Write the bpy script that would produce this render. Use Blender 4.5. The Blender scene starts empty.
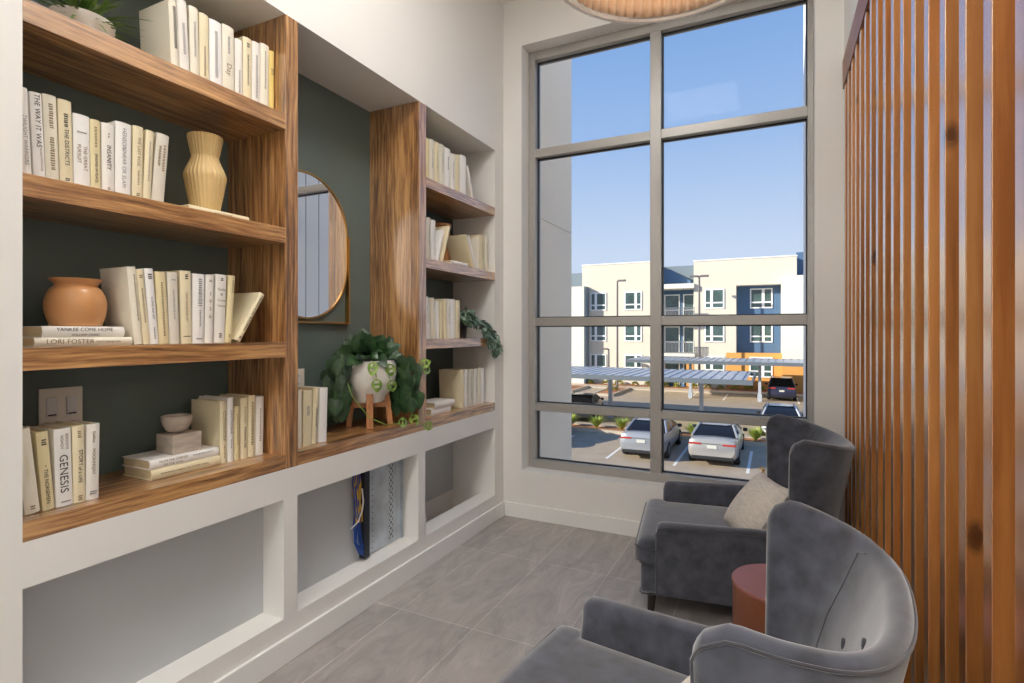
import bpy, bmesh, math, random
from mathutils import Vector, Matrix, Euler
random.seed(7)
C = bpy.context.scene.collection
PI = math.pi
R = math.radians
# ------------------------------------------------------------------ materials
def srgb(r, g, b):
    f = lambda v: (v/255/12.92) if v/255 <= .04045 else ((v/255+.055)/1.055)**2.4
    return (f(r), f(g), f(b), 1)
def mat(name, col, rough=.6, metal=0, spec=.5, coat=0, sheen=0, noise=0, nscale=8, bump=0, bscale=60, emit=None, estr=0, trans=0, stretch=(1,1,1)):
    m = bpy.data.materials.new(name); m.use_nodes = True
    nt = m.node_tree; b = nt.nodes['Principled BSDF']
    b.inputs['Base Color'].default_value = col
    b.inputs['Roughness'].default_value = rough
    b.inputs['Metallic'].default_value = metal
    b.inputs['Specular IOR Level'].default_value = spec
    b.inputs['Coat Weight'].default_value = coat
    b.inputs['Coat Roughness'].default_value = .15
    b.inputs['Sheen Weight'].default_value = sheen
    b.inputs['Transmission Weight'].default_value = trans
    if emit:
        b.inputs['Emission Color'].default_value = emit; b.inputs['Emission Strength'].default_value = estr
    if noise or bump:
        tc = nt.nodes.new('ShaderNodeTexCoord'); mp = nt.nodes.new('ShaderNodeMapping'); mp.inputs['Scale'].default_value = stretch
        nt.links.new(tc.outputs['Object'], mp.inputs['Vector'])
        if noise:
            n = nt.nodes.new('ShaderNodeTexNoise'); n.inputs['Scale'].default_value = nscale; n.inputs['Detail'].default_value = 6
            nt.links.new(mp.outputs[0], n.inputs['Vector'])
            r = nt.nodes.new('ShaderNodeValToRGB')
            r.color_ramp.elements[0].position = .3; r.color_ramp.elements[1].position = .7
            r.color_ramp.elements[0].color = tuple(c*(1-noise) for c in col[:3])+(1,)
            r.color_ramp.elements[1].color = tuple(min(1, c*(1+noise)) for c in col[:3])+(1,)
            nt.links.new(n.outputs['Fac'], r.inputs[0]); nt.links.new(r.outputs[0], b.inputs['Base Color'])
        if bump:
            n = nt.nodes.new('ShaderNodeTexNoise'); n.inputs['Scale'].default_value = bscale; n.inputs['Detail'].default_value = 4
            nt.links.new(mp.outputs[0], n.inputs['Vector'])
            bp = nt.nodes.new('ShaderNodeBump'); bp.inputs['Strength'].default_value = bump; bp.inputs['Distance'].default_value = .01
            nt.links.new(n.outputs['Fac'], bp.inputs['Height']); nt.links.new(bp.outputs[0], b.inputs['Normal'])
    return m
def wood(name, cols, axis, rough=.4, fine=1.0, knots=False, coat=0, spec=.5, grain=75, cior=1.5):
    """grain runs along axis (0,1,2) in object space, seamless world scale"""
    m = bpy.data.materials.new(name); m.use_nodes = True
    nt = m.node_tree; b = nt.nodes['Principled BSDF']; N = nt.nodes.new; L = nt.links.new
    b.inputs['Roughness'].default_value = rough; b.inputs['Coat Weight'].default_value = coat; b.inputs['Coat Roughness'].default_value = .2; b.inputs['Coat IOR'].default_value = cior
    b.inputs['Specular IOR Level'].default_value = spec
    tc = N('ShaderNodeTexCoord'); oi = N('ShaderNodeObjectInfo')
    add = N('ShaderNodeVectorMath'); add.operation = 'ADD'
    sc = N('ShaderNodeVectorMath'); sc.operation = 'SCALE'
    cx = N('ShaderNodeCombineXYZ'); L(oi.outputs['Random'], cx.inputs[0]); L(oi.outputs['Random'], cx.inputs[1]); L(oi.outputs['Random'], cx.inputs[2])
    L(cx.outputs[0], sc.inputs[0]); sc.inputs['Scale'].default_value = 13.0
    L(tc.outputs['Object'], add.inputs[0]); L(sc.outputs[0], add.inputs[1])
    warp = N('ShaderNodeTexNoise'); warp.inputs['Scale'].default_value = 1.6; warp.inputs['Detail'].default_value = 2
    L(add.outputs[0], warp.inputs['Vector'])
    ws = N('ShaderNodeVectorMath'); ws.operation = 'SCALE'; ws.inputs['Scale'].default_value = .05
    L(warp.outputs['Color'], ws.inputs[0])
    ad2 = N('ShaderNodeVectorMath'); ad2.operation = 'ADD'; L(add.outputs[0], ad2.inputs[0]); L(ws.outputs[0], ad2.inputs[1])
    mp = N('ShaderNodeMapping'); s = [1, 1, 1]; s[axis] = .045; mp.inputs['Scale'].default_value = s
    L(ad2.outputs[0], mp.inputs['Vector'])
    n1 = N('ShaderNodeTexNoise'); n1.inputs['Scale'].default_value = grain; n1.inputs['Detail'].default_value = 7; n1.inputs['Roughness'].default_value = .62
    L(mp.outputs[0], n1.inputs['Vector'])
    n2 = N('ShaderNodeTexNoise'); n2.inputs['Scale'].default_value = 9; n2.inputs['Detail'].default_value = 2
    L(mp.outputs[0], n2.inputs['Vector'])
    mx = N('ShaderNodeMix'); mx.data_type = 'FLOAT'; mx.inputs[0].default_value = .28
    L(n1.outputs['Fac'], mx.inputs[2]); L(n2.outputs['Fac'], mx.inputs[3])
    r = N('ShaderNodeValToRGB'); e = r.color_ramp.elements
    e[0].position = .37; e[0].color = cols[0]; e[1].position = .62; e[1].color = cols[2]
    k = e.new(.48); k.color = cols[1]
    L(mx.outputs[0], r.inputs[0])
    out = r.outputs[0]
    if knots:
        mk = N('ShaderNodeMapping'); s = [1, 1, 1]; s[axis] = .5; mk.inputs['Scale'].default_value = s
        L(add.outputs[0], mk.inputs['Vector'])
        v = N('ShaderNodeTexVoronoi'); v.inputs['Scale'].default_value = 5.5; L(mk.outputs[0], v.inputs['Vector'])
        rr = N('ShaderNodeValToRGB'); q = rr.color_ramp.elements; q[0].position = .05; q[0].color = (0, 0, 0, 1); q[1].position = .13; q[1].color = (1, 1, 1, 1)
        L(v.outputs['Distance'], rr.inputs[0])
        mm = N('ShaderNodeMix'); mm.data_type = 'RGBA'; L(rr.outputs[0], mm.inputs[0]); mm.inputs[6].default_value = srgb(70, 36, 16); L(out, mm.inputs[7])
        out = mm.outputs[2]
        hs = N('ShaderNodeHueSaturation'); mr = N('ShaderNodeMapRange'); L(oi.outputs['Random'], mr.inputs[0]); mr.inputs[3].default_value = .85; mr.inputs[4].default_value = 1.25
        L(mr.outputs[0], hs.inputs['Value']); L(out, hs.inputs['Color']); out = hs.outputs[0]
    L(out, b.inputs['Base Color'])
    return m
WALN = (srgb(92, 60, 34), srgb(158, 110, 64), srgb(212, 162, 104))
M = {}
M['wal_y'] = wood('walnut_along', WALN, 1, rough=.38, coat=1, cior=2.2)
M['wal_z'] = wood('walnut_upright', WALN, 2, rough=.38, coat=1, cior=2.2)
M['cedar'] = wood('cedar_fin', (srgb(150, 92, 44), srgb(174, 112, 56), srgb(192, 134, 76)), 2, rough=.22, knots=True, coat=1.0, spec=1, grain=22, cior=2.2)
M['rail'] = wood('cedar_rail', (srgb(120, 72, 48), srgb(140, 86, 58), srgb(158, 100, 68)), 1, rough=.4)
M['white'] = mat('white_wall_paint', srgb(232, 230, 226), .55, bump=.03, bscale=300)
M['trimw'] = mat('white_trim_paint', srgb(236, 235, 232), .32)
M['recess'] = mat('shaded_recess_grey', srgb(188, 191, 193), .55)  # pale grey with the shade of the recesses put into its tone
M['green'] = mat('dark_green_paint', srgb(100, 114, 110), .5)
M['metal'] = mat('anodised_frame', srgb(168, 165, 160), .38, metal=.3)
M['velvet'] = mat('blue_grey_velvet', srgb(64, 67, 79), .85, sheen=.75, noise=.5, nscale=16, bump=.06, bscale=300)
M['velvet_dark'] = mat('velvet_piping', srgb(52, 52, 60), .8, sheen=.6)
M['darkleg'] = mat('dark_stained_leg', srgb(46, 34, 28), .4)
M['brass'] = mat('brass', srgb(190, 150, 92), .3, metal=1)
M['mirror'] = mat('mirror_silver', (.93, .93, .93, 1), .01, metal=1)
M['pillow'] = mat('oatmeal_woven', srgb(232, 224, 214), .9, noise=.14, nscale=30, bump=.6, bscale=90, stretch=(1, 1, 5))
M['jute'] = mat('jute_tassel', srgb(196, 164, 118), .9, noise=.2, nscale=60)
M['leather'] = mat('tan_leather', srgb(136, 80, 54), .45, noise=.08, nscale=12)
M['tabletop'] = mat('reddish_leather_top', srgb(150, 92, 80), .4, noise=.08, nscale=9)
M['terra'] = mat('terracotta_glaze', srgb(206, 150, 98), .28, noise=.06, nscale=5)
M['tanvase'] = mat('tan_ribbed_ceramic', srgb(214, 184, 128), .55, noise=.06, nscale=9)
M['whitepot'] = mat('white_ceramic', srgb(234, 230, 222), .35)
M['ribpot'] = mat('white_ribbed_pot', srgb(226, 222, 214), .5, bump=.1, bscale=30)
M['soil'] = mat('soil', srgb(52, 40, 32), .95)
M['marble'] = mat('taupe_marble', srgb(186, 174, 160), .4, noise=.22, nscale=16, stretch=(1, 1, 3))
M['standwood'] = wood('stand_wood', (srgb(140, 90, 52), srgb(170, 112, 66), srgb(186, 130, 82)), 2, rough=.4)
M['plate'] = mat('switch_plate_satin', srgb(228, 224, 214), .4)
M['rocker'] = mat('white_rocker', srgb(225, 226, 226), .3)
M['dark'] = mat('dark_slot', srgb(30, 30, 30), .5)
M['galv'] = mat('galvanised_steel', srgb(190, 198, 206), .35, metal=.6, noise=.18, nscale=10)
M['cab_blue'] = mat('blue_cable', srgb(30, 70, 150), .4)
M['cab_yel'] = mat('yellow_cable', srgb(200, 160, 50), .4)
M['cab_wht'] = mat('white_cable', srgb(225, 225, 225), .4)
M['circuit'] = mat('black_patch_module', srgb(34, 36, 46), .4)
M['shade'] = mat('pleated_paper', srgb(242, 214, 184), .8)
M['shade_rim'] = mat('white_rim', srgb(248, 247, 244), .4)
M['ink'] = mat('dark_ink', srgb(60, 54, 50), .7)
M['ink2'] = mat('brown_ink', srgb(140, 120, 90), .7)
M['ink3'] = mat('grey_ink', srgb(150, 148, 146), .7)
M['pages'] = mat('page_block', srgb(214, 196, 158), .9, noise=.12, nscale=10, stretch=(1, 60, 1))
COV = [mat('cover_%d' % i, c, .55) for i, c in enumerate([srgb(232, 228, 220), srgb(230, 224, 206), srgb(228, 216, 182), srgb(224, 210, 166), srgb(222, 196, 116), srgb(216, 210, 196), srgb(238, 236, 232)])]
def leafmat(name, c1, c2):
    m = mat(name, c1, .38, noise=.3, nscale=40); b = m.node_tree.nodes['Principled BSDF']; b.inputs['Subsurface Weight'].default_value = 0
    r = [n for n in m.node_tree.nodes if n.type == 'VALTORGB'][0]; r.color_ramp.elements[0].color = c1; r.color_ramp.elements[1].color = c2
    return m
M['leaf'] = leafmat('deep_green_leaf', srgb(24, 46, 30), srgb(58, 92, 50))
M['leafb'] = leafmat('bright_green_leaf', srgb(92, 136, 40), srgb(170, 196, 100))
M['leaff'] = leafmat('fern_leaf', srgb(60, 96, 44), srgb(120, 150, 70))
M['leaft'] = leafmat('blue_green_leaf', srgb(54, 84, 72), srgb(150, 176, 156))
M['stem'] = mat('stem_green', srgb(120, 140, 60), .5)
M['fill_glow'] = mat('fill_panel_glow', (1, 1, 1, 1), .5, emit=(1, .985, .965, 1), estr=19.5)  # emission of the fill panels added under the ceiling
M['lampbulb'] = mat('lamp_bulb', (1, 1, 1, 1), .5, emit=(1, .93, .84, 1), estr=22)
# outdoors
M['stucco'] = mat('cream_stucco', srgb(218, 209, 190), .8, noise=.03, nscale=.6)
M['stuccow'] = mat('white_stucco', srgb(226, 222, 208), .8)
M['navy'] = mat('navy_siding', srgb(78, 108, 140), .6)
M['slate'] = mat('slate_siding', srgb(120, 134, 142), .6)
M['orange'] = mat('ochre_stucco', srgb(222, 160, 84), .8)
M['wframe'] = mat('white_window_frame', srgb(244, 244, 240), .5)
M['wglass'] = mat('window_glass_far', srgb(70, 90, 86), .12, spec=.8, noise=.4, nscale=.9)
M['rails'] = mat('balcony_rail_grey', srgb(120, 122, 126), .5)
M['cp'] = mat('carport_steel', srgb(176, 182, 190), .4)
M['cpd'] = mat('carport_fascia', srgb(104, 112, 118), .5)
M['asphalt'] = mat('asphalt', srgb(176, 158, 134), .9, noise=.10, nscale=1.4)
M['concrete'] = mat('kerb_concrete', srgb(196, 182, 160), .85)
M['mulch'] = mat('mulch', srgb(176, 120, 80), .95, noise=.3, nscale=4)
M['paint'] = mat('parking_paint', srgb(236, 232, 222), .7)
M['grassg'] = leafmat('grass_green', srgb(110, 140, 50), srgb(190, 196, 90))
M['bush'] = leafmat('bush_green', srgb(96, 120, 50), srgb(190, 180, 70))
M['pole'] = mat('lamp_pole', srgb(112, 104, 104), .5)
M['carglass'] = mat('car_glass', srgb(30, 30, 32), .15, spec=.25)
M['tyre'] = mat('tyre', srgb(26, 26, 28), .8)
M['hub'] = mat('wheel_hub', srgb(150, 152, 156), .3, metal=.8)
M['tail'] = mat('red_taillight', srgb(170, 58, 52), .25)
M['car_silver'] = mat('silver_paint', srgb(172, 169, 164), .28, metal=.3, coat=.6)
M['car_grey'] = mat('pale_grey_paint', srgb(160, 162, 166), .28, metal=.3, coat=.6)
M['car_blue'] = mat('dark_blue_paint', srgb(52, 56, 84), .28, metal=.3, coat=.6)
M['car_white'] = mat('white_car_paint', srgb(214, 218, 222), .28, coat=.6)
M['car_dark'] = mat('charcoal_paint', srgb(70, 74, 80), .28, metal=.3, coat=.6)
M['numplate'] = mat('number_plate', srgb(200, 200, 190), .5)
M['blackpl'] = mat('black_plastic', srgb(30, 30, 32), .6)
M['panel'] = mat('grey_facade_panel', srgb(246, 234, 214), .6)
def boards():
    m = mat('white_board_siding', srgb(240, 241, 242), .6); nt = m.node_tree; b = nt.nodes['Principled BSDF']
    tc = nt.nodes.new('ShaderNodeTexCoord'); w = nt.nodes.new('ShaderNodeTexWave'); w.bands_direction = 'Y'; w.inputs['Scale'].default_value = 1.6
    nt.links.new(tc.outputs['Object'], w.inputs['Vector'])
    r = nt.nodes.new('ShaderNodeValToRGB'); r.color_ramp.elements[0].position = .0; r.color_ramp.elements[0].color = srgb(120, 124, 130); r.color_ramp.elements[1].position = .02; r.color_ramp.elements[1].color = srgb(242, 243, 244)
    nt.links.new(w.outputs['Fac'], r.inputs[0]); nt.links.new(r.outputs[0], b.inputs['Base Color'])
    return m
M['boards'] = boards()
def floor_mat():
    m = bpy.data.materials.new('grey_slate_tile'); m.use_nodes = True; nt = m.node_tree; b = nt.nodes['Principled BSDF']; N = nt.nodes.new; L = nt.links.new
    tc = N('ShaderNodeTexCoord'); sp = N('ShaderNodeSeparateXYZ'); L(tc.outputs['Object'], sp.inputs[0])
    cb = N('ShaderNodeCombineXYZ')
    def add(s, v):
        a = N('ShaderNodeMath'); a.operation = 'ADD'; L(s, a.inputs[0]); a.inputs[1].default_value = v; return a.outputs[0]
    L(add(sp.outputs[1], -2.284+8.5), cb.inputs[0]); L(add(sp.outputs[0], 1.322+8.6), cb.inputs[1])
    br = N('ShaderNodeTexBrick'); br.offset = 0; br.squash = 1; L(cb.outputs[0], br.inputs['Vector'])
    br.inputs['Scale'].default_value = 1; br.inputs['Brick Width'].default_value = .85; br.inputs['Row Height'].default_value = .43
    br.inputs['Mortar Size'].default_value = .0022; br.inputs['Mortar Smooth'].default_value = 0; br.inputs['Bias'].default_value = 0
    br.inputs['Color1'].default_value = srgb(166, 160, 156); br.inputs['Color2'].default_value = srgb(182, 176, 171); br.inputs['Mortar'].default_value = srgb(208, 202, 196)
    mp = N('ShaderNodeMapping'); mp.inputs['Scale'].default_value = (2.2, .8, 1); mp.inputs['Rotation'].default_value = (0, 0, .5); L(tc.outputs['Object'], mp.inputs['Vector'])
    n = N('ShaderNodeTexNoise'); n.inputs['Scale'].default_value = 3.5; n.inputs['Detail'].default_value = 12; n.inputs['Roughness'].default_value = .7; n.inputs['Distortion'].default_value = 1.2
    L(mp.outputs[0], n.inputs['Vector'])
    r = N('ShaderNodeValToRGB'); r.color_ramp.elements[0].position = .25; r.color_ramp.elements[0].color = (.62, .62, .62, 1); r.color_ramp.elements[1].position = .75; r.color_ramp.elements[1].color = (1.2, 1.2, 1.2, 1)
    L(n.outputs['Fac'], r.inputs[0])
    mm = N('ShaderNodeMix'); mm.data_type = 'RGBA'; mm.blend_type = 'MULTIPLY'; mm.inputs[0].default_value = 1; L(br.outputs['Color'], mm.inputs[6]); L(r.outputs[0], mm.inputs[7])
    L(mm.outputs[2], b.inputs['Base Color']); b.inputs['Roughness'].default_value = .42
    bp = N('ShaderNodeBump'); bp.inputs['Strength'].default_value = .12; L(n.outputs['Fac'], bp.inputs['Height']); L(bp.outputs[0], b.inputs['Normal'])
    return m
M['floor'] = floor_mat()
# ------------------------------------------------------------------ mesh helpers
class MB:
    def __init__(s): s.v = []; s.f = []; s.m = []; s.cur = 0
    def add(s, vs, fs, mi=None):
        o = len(s.v); s.v += [tuple(v) for v in vs]; s.f += [tuple(i+o for i in f) for f in fs]; s.m += [s.cur if mi is None else mi]*len(fs)
        return s
    def box(s, x0, x1, y0, y1, z0, z1, M4=None, mi=None):
        vs = [Vector(p) for p in [(x0,y0,z0),(x1,y0,z0),(x1,y1,z0),(x0,y1,z0),(x0,y0,z1),(x1,y0,z1),(x1,y1,z1),(x0,y1,z1)]]
        if M4: vs = [M4 @ v for v in vs]
        return s.add(vs, [(0,3,2,1),(4,5,6,7),(0,1,5,4),(1,2,6,5),(2,3,7,6),(3,0,4,7)], mi)
    def tube(s, pts, r, n=8, closed=False, mi=None):
        P = [Vector(p) for p in pts]; rings = []; k = len(P)
        rad = r if isinstance(r, (list, tuple)) else [r]*k
        up = Vector((0, 0, 1))
        for i, p in enumerate(P):
            a = P[(i-1) % k] if (closed or i > 0) else p; b = P[(i+1) % k] if (closed or i < k-1) else p
            t = (b-a).normalized() if (b-a).length > 1e-9 else Vector((0, 0, 1))
            ref = up if abs(t.dot(up)) < .95 else Vector((1, 0, 0))
            if rings and not closed: ref = pu if abs(t.dot(pu)) < .95 else ref
            u = (ref - t*ref.dot(t)).normalized(); w = t.cross(u); pu = u
            rings.append([p + u*(rad[i]*math.cos(2*PI*j/n)) + w*(rad[i]*math.sin(2*PI*j/n)) for j in range(n)])
        vs = [v for q in rings for v in q]; fs = []
        for i in range(k if closed else k-1):
            i2 = (i+1) % k
            for j in range(n): fs.append((i*n+j, i*n+(j+1) % n, i2*n+(j+1) % n, i2*n+j))
        if not closed: fs += [tuple(range(n-1, -1, -1)), tuple((k-1)*n+j for j in range(n))]
        return s.add(vs, fs, mi)
    def lathe(s, prof, n=48, c=(0, 0, 0), rmod=None, mi=None, sx=1, sy=1):
        vs = []; fs = []
        for (r, z) in prof:
            for j in range(n):
                a = 2*PI*j/n; q = r*(rmod(a, z) if rmod else 1)
                vs.append((c[0]+q*math.cos(a)*sx, c[1]+q*math.sin(a)*sy, c[2]+z))
        k = len(prof)
        for i in range(k-1):
            for j in range(n): fs.append((i*n+j, i*n+(j+1) % n, (i+1)*n+(j+1) % n, (i+1)*n+j))
        fs.append(tuple(range(n-1, -1, -1))); fs.append(tuple((k-1)*n+j for j in range(n)))
        return s.add(vs, fs, mi)
    def grid(s, rows, closed_v=False, mi=None):
        k = len(rows); n = len(rows[0]); vs = [p for r_ in rows for p in r_]; fs = []
        for i in range(k-1):
            for j in range(n if closed_v else n-1): fs.append((i*n+j, i*n+(j+1) % n, (i+1)*n+(j+1) % n, (i+1)*n+j))
        return s.add(vs, fs, mi)
def build(name, mb, mats, parent=None, smooth=False, bevel=0, seg=2, angle=40, subsurf=0, recalc=True):
    me = bpy.data.meshes.new(name); me.from_pydata(mb.v, [], mb.f)
    if not isinstance(mats, (list, tuple)): mats = [mats]
    for q in mats: me.materials.append(q)
    for p, i in zip(me.polygons, mb.m): p.material_index = i
    if recalc:
        b = bmesh.new(); b.from_mesh(me); bmesh.ops.recalc_face_normals(b, faces=b.faces); b.to_mesh(me); b.free()
    o = bpy.data.objects.new(name, me); C.objects.link(o)
    if parent: o.parent = parent
    if smooth:
        for p in me.polygons: p.use_smooth = True
    if bevel:
        mo = o.modifiers.new('bevel', 'BEVEL'); mo.width = bevel; mo.segments = seg; mo.limit_method = 'ANGLE'; mo.angle_limit = R(30)
        if smooth or bevel:
            for p in me.polygons: p.use_smooth = True
            mo.harden_normals = True
    if subsurf:
        mo = o.modifiers.new('sub', 'SUBSURF'); mo.levels = subsurf; mo.render_levels = subsurf
    if smooth and not bevel and not subsurf and angle < 180:
        me.set_sharp_from_angle(angle=R(angle))
    return o
def boxobj(name, x0, x1, y0, y1, z0, z1, m, parent=None, bevel=0):
    return build(name, MB().box(x0, x1, y0, y1, z0, z1), m, parent, bevel=bevel)
def tag(o, label, cat, group=None):
    o['label'] = label; o['category'] = cat
    if group: o['group'] = group
    return o
def thing(name, label, cat, loc=(0, 0, 0), rotz=0, group=None, rot=None):
    o = bpy.data.objects.new(name, None); C.objects.link(o); o.empty_display_size = .1
    o.location = loc; o.rotation_euler = rot if rot else (0, 0, rotz)
    return tag(o, label, cat, group)
def struct(o): o['kind'] = 'structure'; return o
def sbox(name, *a, **k): return struct(boxobj(name, *a, **k))
# ------------------------------------------------------------------ dimensions
XL = -1.928; XB = -2.312; XRC = -2.062; YW = 3.819; ZC = 4.05; XR = .379; YBK = -3.0; XLO = -2.6; XRO = .75
SOF = 2.845
# ------------------------------------------------------------------ room shell
sbox('floor', XLO, XRO, YBK, YW+.05, -.25, 0, M['floor'])
sbox('ceiling', XLO, XRO, YBK-.2, YW+.35, ZC, ZC+.3, M['white'])
mb = MB()
mb.box(XLO, XB, YBK, YW+.3, 0, ZC)                       # mass behind the niches
mb.box(XB, XL, YBK, .775, 0, ZC)                         # left of the bays
mb.box(XB, XL, .775, 3.674, SOF, ZC)                     # above the bays
mb.box(XB, XL, 3.674, YW+.3, 0, ZC)                      # right of the bays
mb.box(XB, XL, .775, 2.752, 0, .193); mb.box(XRC, XL, 2.752, 3.674, 0, .193)                     # plinth
mb.box(XB, XL, .775, 3.674, .715, .8475)                 # rail under the counter
mb.box(XB, XL, 1.688, 1.762, .193, .715)
mb.box(XB, XRC, .775, 2.69, .193, .715)                    # shallow first two recesses
mb.box(XB, XL, 2.680, 2.752, .193, .715)
struct(build('wall_left', mb, M['white']))
sbox('wall_niche', XB, XB+.006, .775, 3.674, .8475, SOF, M['green'])
mb = MB()
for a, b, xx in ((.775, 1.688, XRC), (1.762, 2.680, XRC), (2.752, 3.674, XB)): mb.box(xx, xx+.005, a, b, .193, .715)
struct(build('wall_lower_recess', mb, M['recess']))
sbox('baseboard_left', XL, XL+.016, YBK, YW-.016, 0, .112, M['trimw'], bevel=.004)
# end wall with the window opening
WX0, WX1, WZ0, WZ1 = -1.77, .229, .368, 3.682
mb = MB()
mb.box(XL, WX0, YW, YW+.30, 0, ZC); mb.box(WX1, XRO, YW, YW+.30, 0, ZC)
mb.box(WX0, WX1, YW, YW+.30, 0, WZ0); mb.box(WX0, WX1, YW, YW+.30, WZ1, ZC)
struct(build('wall_end', mb, M['white']))
sbox('baseboard_end', XL+.016, .39, YW-.016, YW, 0, .112, M['trimw'], bevel=.004)
# rear part of the room, behind the camera
sbox('wall_rear', XLO, XRO, YBK-.2, YBK, 0, ZC, M['white'])
# right wall: flush face above the rail, set back behind the fins
mb = MB(); mb.box(XR+.13, XRO, YBK, YW, 0, ZC); mb.box(XR+.004, XR+.13, YBK, YW, 3.09, ZC)
struct(build('wall_right', mb, M['white']))
# ------------------------------------------------------------------ window
FY = YW+.131
win = thing('window_1', 'x', 'window'); struct(win)
del win['label']; del win['category']
def fr(name, x0, x1, z0, z1, y0=FY, y1=FY+.11): return boxobj(name, x0, x1, y0, y1, z0, z1, M['metal'], win, bevel=.003)
gx0, gx1, gz0, gz1 = -1.712, .196, .432, 3.615
m0, m1 = -.806, -.728
rails_ = [(2.838, 2.905), (1.497, 1.562), (.823, .884)]
mb = MB(); mb.box(WX0, gx0, FY, FY+.11, WZ0, WZ1); mb.box(gx1, WX1, FY, FY+.11, WZ0, WZ1); mb.box(gx0, gx1, FY, FY+.11, WZ0, gz0); mb.box(gx0, gx1, FY, FY+.11, gz1, WZ1)
build('window_frame', mb, M['metal'], win, bevel=.003)
fr('mullion', m0, m1, gz0, gz1)
for a, b in rails_:
    fr('transom', gx0, m0, a, b); fr('transom', m1, gx1, a, b)
bl = MB(); gk = MB()
zz = [gz0, .823, .884, 1.497, 1.562, 2.838, 2.905, gz1]
glass = bpy.data.materials.new('window_glass'); glass.use_nodes = True
nt = glass.node_tree; nt.nodes.remove(nt.nodes['Principled BSDF'])
tr = nt.nodes.new('ShaderNodeBsdfTransparent'); tr.inputs[0].default_value = (.975, .985, .98, 1); gl = nt.nodes.new('ShaderNodeBsdfGlossy'); gl.inputs['Roughness'].default_value = .02
mixs = nt.nodes.new('ShaderNodeMixShader'); frn = nt.nodes.new('ShaderNodeFresnel'); frn.inputs[0].default_value = 1.12
nt.links.new(frn.outputs[0], mixs.inputs[0]); nt.links.new(tr.outputs[0], mixs.inputs[1]); nt.links.new(gl.outputs[0], mixs.inputs[2]); nt.links.new(mixs.outputs[0], nt.nodes['Material Output'].inputs[0])
for i in range(0, 8, 2):
    for (a, b) in ((gx0, m0), (m1, gx1)):
        z0, z1 = zz[i], zz[i+1]
        build('window_pane', MB().add([(a, FY+.062, z0), (b, FY+.062, z0), (b, FY+.062, z1), (a, FY+.062, z1)], [(0, 1, 2, 3)]), glass, win)
        g = MB(); t = .008
        g.box(a, a+t, FY+.05, FY+.075, z0, z1); g.box(b-t, b, FY+.05, FY+.075, z0, z1); g.box(a+t, b-t, FY+.05, FY+.075, z0, z0+t); g.box(a+t, b-t, FY+.05, FY+.075, z1-t, z1)
        build('window_gasket', g, M['dark'], win)
# ------------------------------------------------------------------ bookcase woodwork
bc = thing('bookcase', 'walnut bookcase of three open shelves nearest the camera, left bay', 'bookcase', (-2.12, 1.24, .842))
def child(o, par):
    o.parent = par; o.matrix_parent_inverse = Matrix.Translation(par.location).inverted(); return o
for z in (2.406, 1.906, 1.405): child(boxobj('shelf', XB+.006, XL, .775, 1.697, z-.067, z, M['wal_y'], bevel=.0015), bc)
child(boxobj('side_panel', XB+.006, XL+.001, 1.697, 1.765, .8475, SOF, M['wal_z'], bevel=.0015), bc)
child(boxobj('bottom_shelf', XB+.006, XL, .775, 1.697, .8475, .907, M['wal_y'], bevel=.0015), bc)
bc2 = thing('bookcase', 'narrow walnut bookcase bay of three open shelves beside the window corner', 'bookcase', (-2.12, 3.2, .907))
for z in (2.404, 1.905, 1.404): child(boxobj('shelf', XB+.006, XL, 2.76, 3.674, z-.06, z, M['wal_y'], bevel=.0015), bc2)
child(boxobj('side_panel', XB+.006, XL+.001, 2.685, 2.76, .907, SOF, M['wal_z'], bevel=.0015), bc2)
tag(boxobj('counter_shelf', XB+.006, XL, 1.765, 3.674, .8475, .907, M['wal_y'], bevel=.0015), 'long walnut counter board under the mirror and window-side bookcase', 'counter')
# ------------------------------------------------------------------ slat screen
scr = thing('slat_screen', 'floor-to-rail screen of vertical cedar fins along the right wall', 'screen', (XR+.05, 2.2, 0))
for k in range(-3, 16):
    y = 1.343+.1585*k
    child(boxobj('slat', XR, XR+.105, y, y+.048, .02, 2.92, M['cedar'], bevel=.002), scr)
child(boxobj('top_rail', XR-.004, XR+.12, .6, YW-.002, 2.92, 3.089, M['rail'], bevel=.002), scr)
child(boxobj('bottom_rail', XR, XR+.12, .6, YW-.002, 0, .02, M['rail'], bevel=.002), scr)
# ------------------------------------------------------------------ books
def text(parent, s, size, loc, mtx, m, name='title', sx=1.0):
    cu = bpy.data.curves.new(name, 'FONT'); cu.body = s; cu.size = size; cu.align_x = 'CENTER'; cu.align_y = 'CENTER'; cu.extrude = .0002; cu.space_character = 1.05
    cu.materials.append(m); o = bpy.data.objects.new(name, cu); C.objects.link(o); o.parent = parent
    me = bpy.data.meshes.new_from_object(o); bpy.data.objects.remove(o); me.name = name
    if not me.materials: me.materials.append(m)
    o = bpy.data.objects.new(name, me); C.objects.link(o); o.parent = parent
    o.matrix_local = Matrix.Translation(loc) @ mtx @ Matrix.Diagonal((sx, 1, 1, 1)); return o
DOWN = Matrix(((0, 0, 1, 0), (0, 1, 0, 0), (-1, 0, 0, 0), (0, 0, 0, 1)))      # text runs down the spine
ACROSS = Matrix(((0, 0, 1, 0), (1, 0, 0, 0), (0, 1, 0, 0), (0, 0, 0, 1)))    # text across the spine
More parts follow.
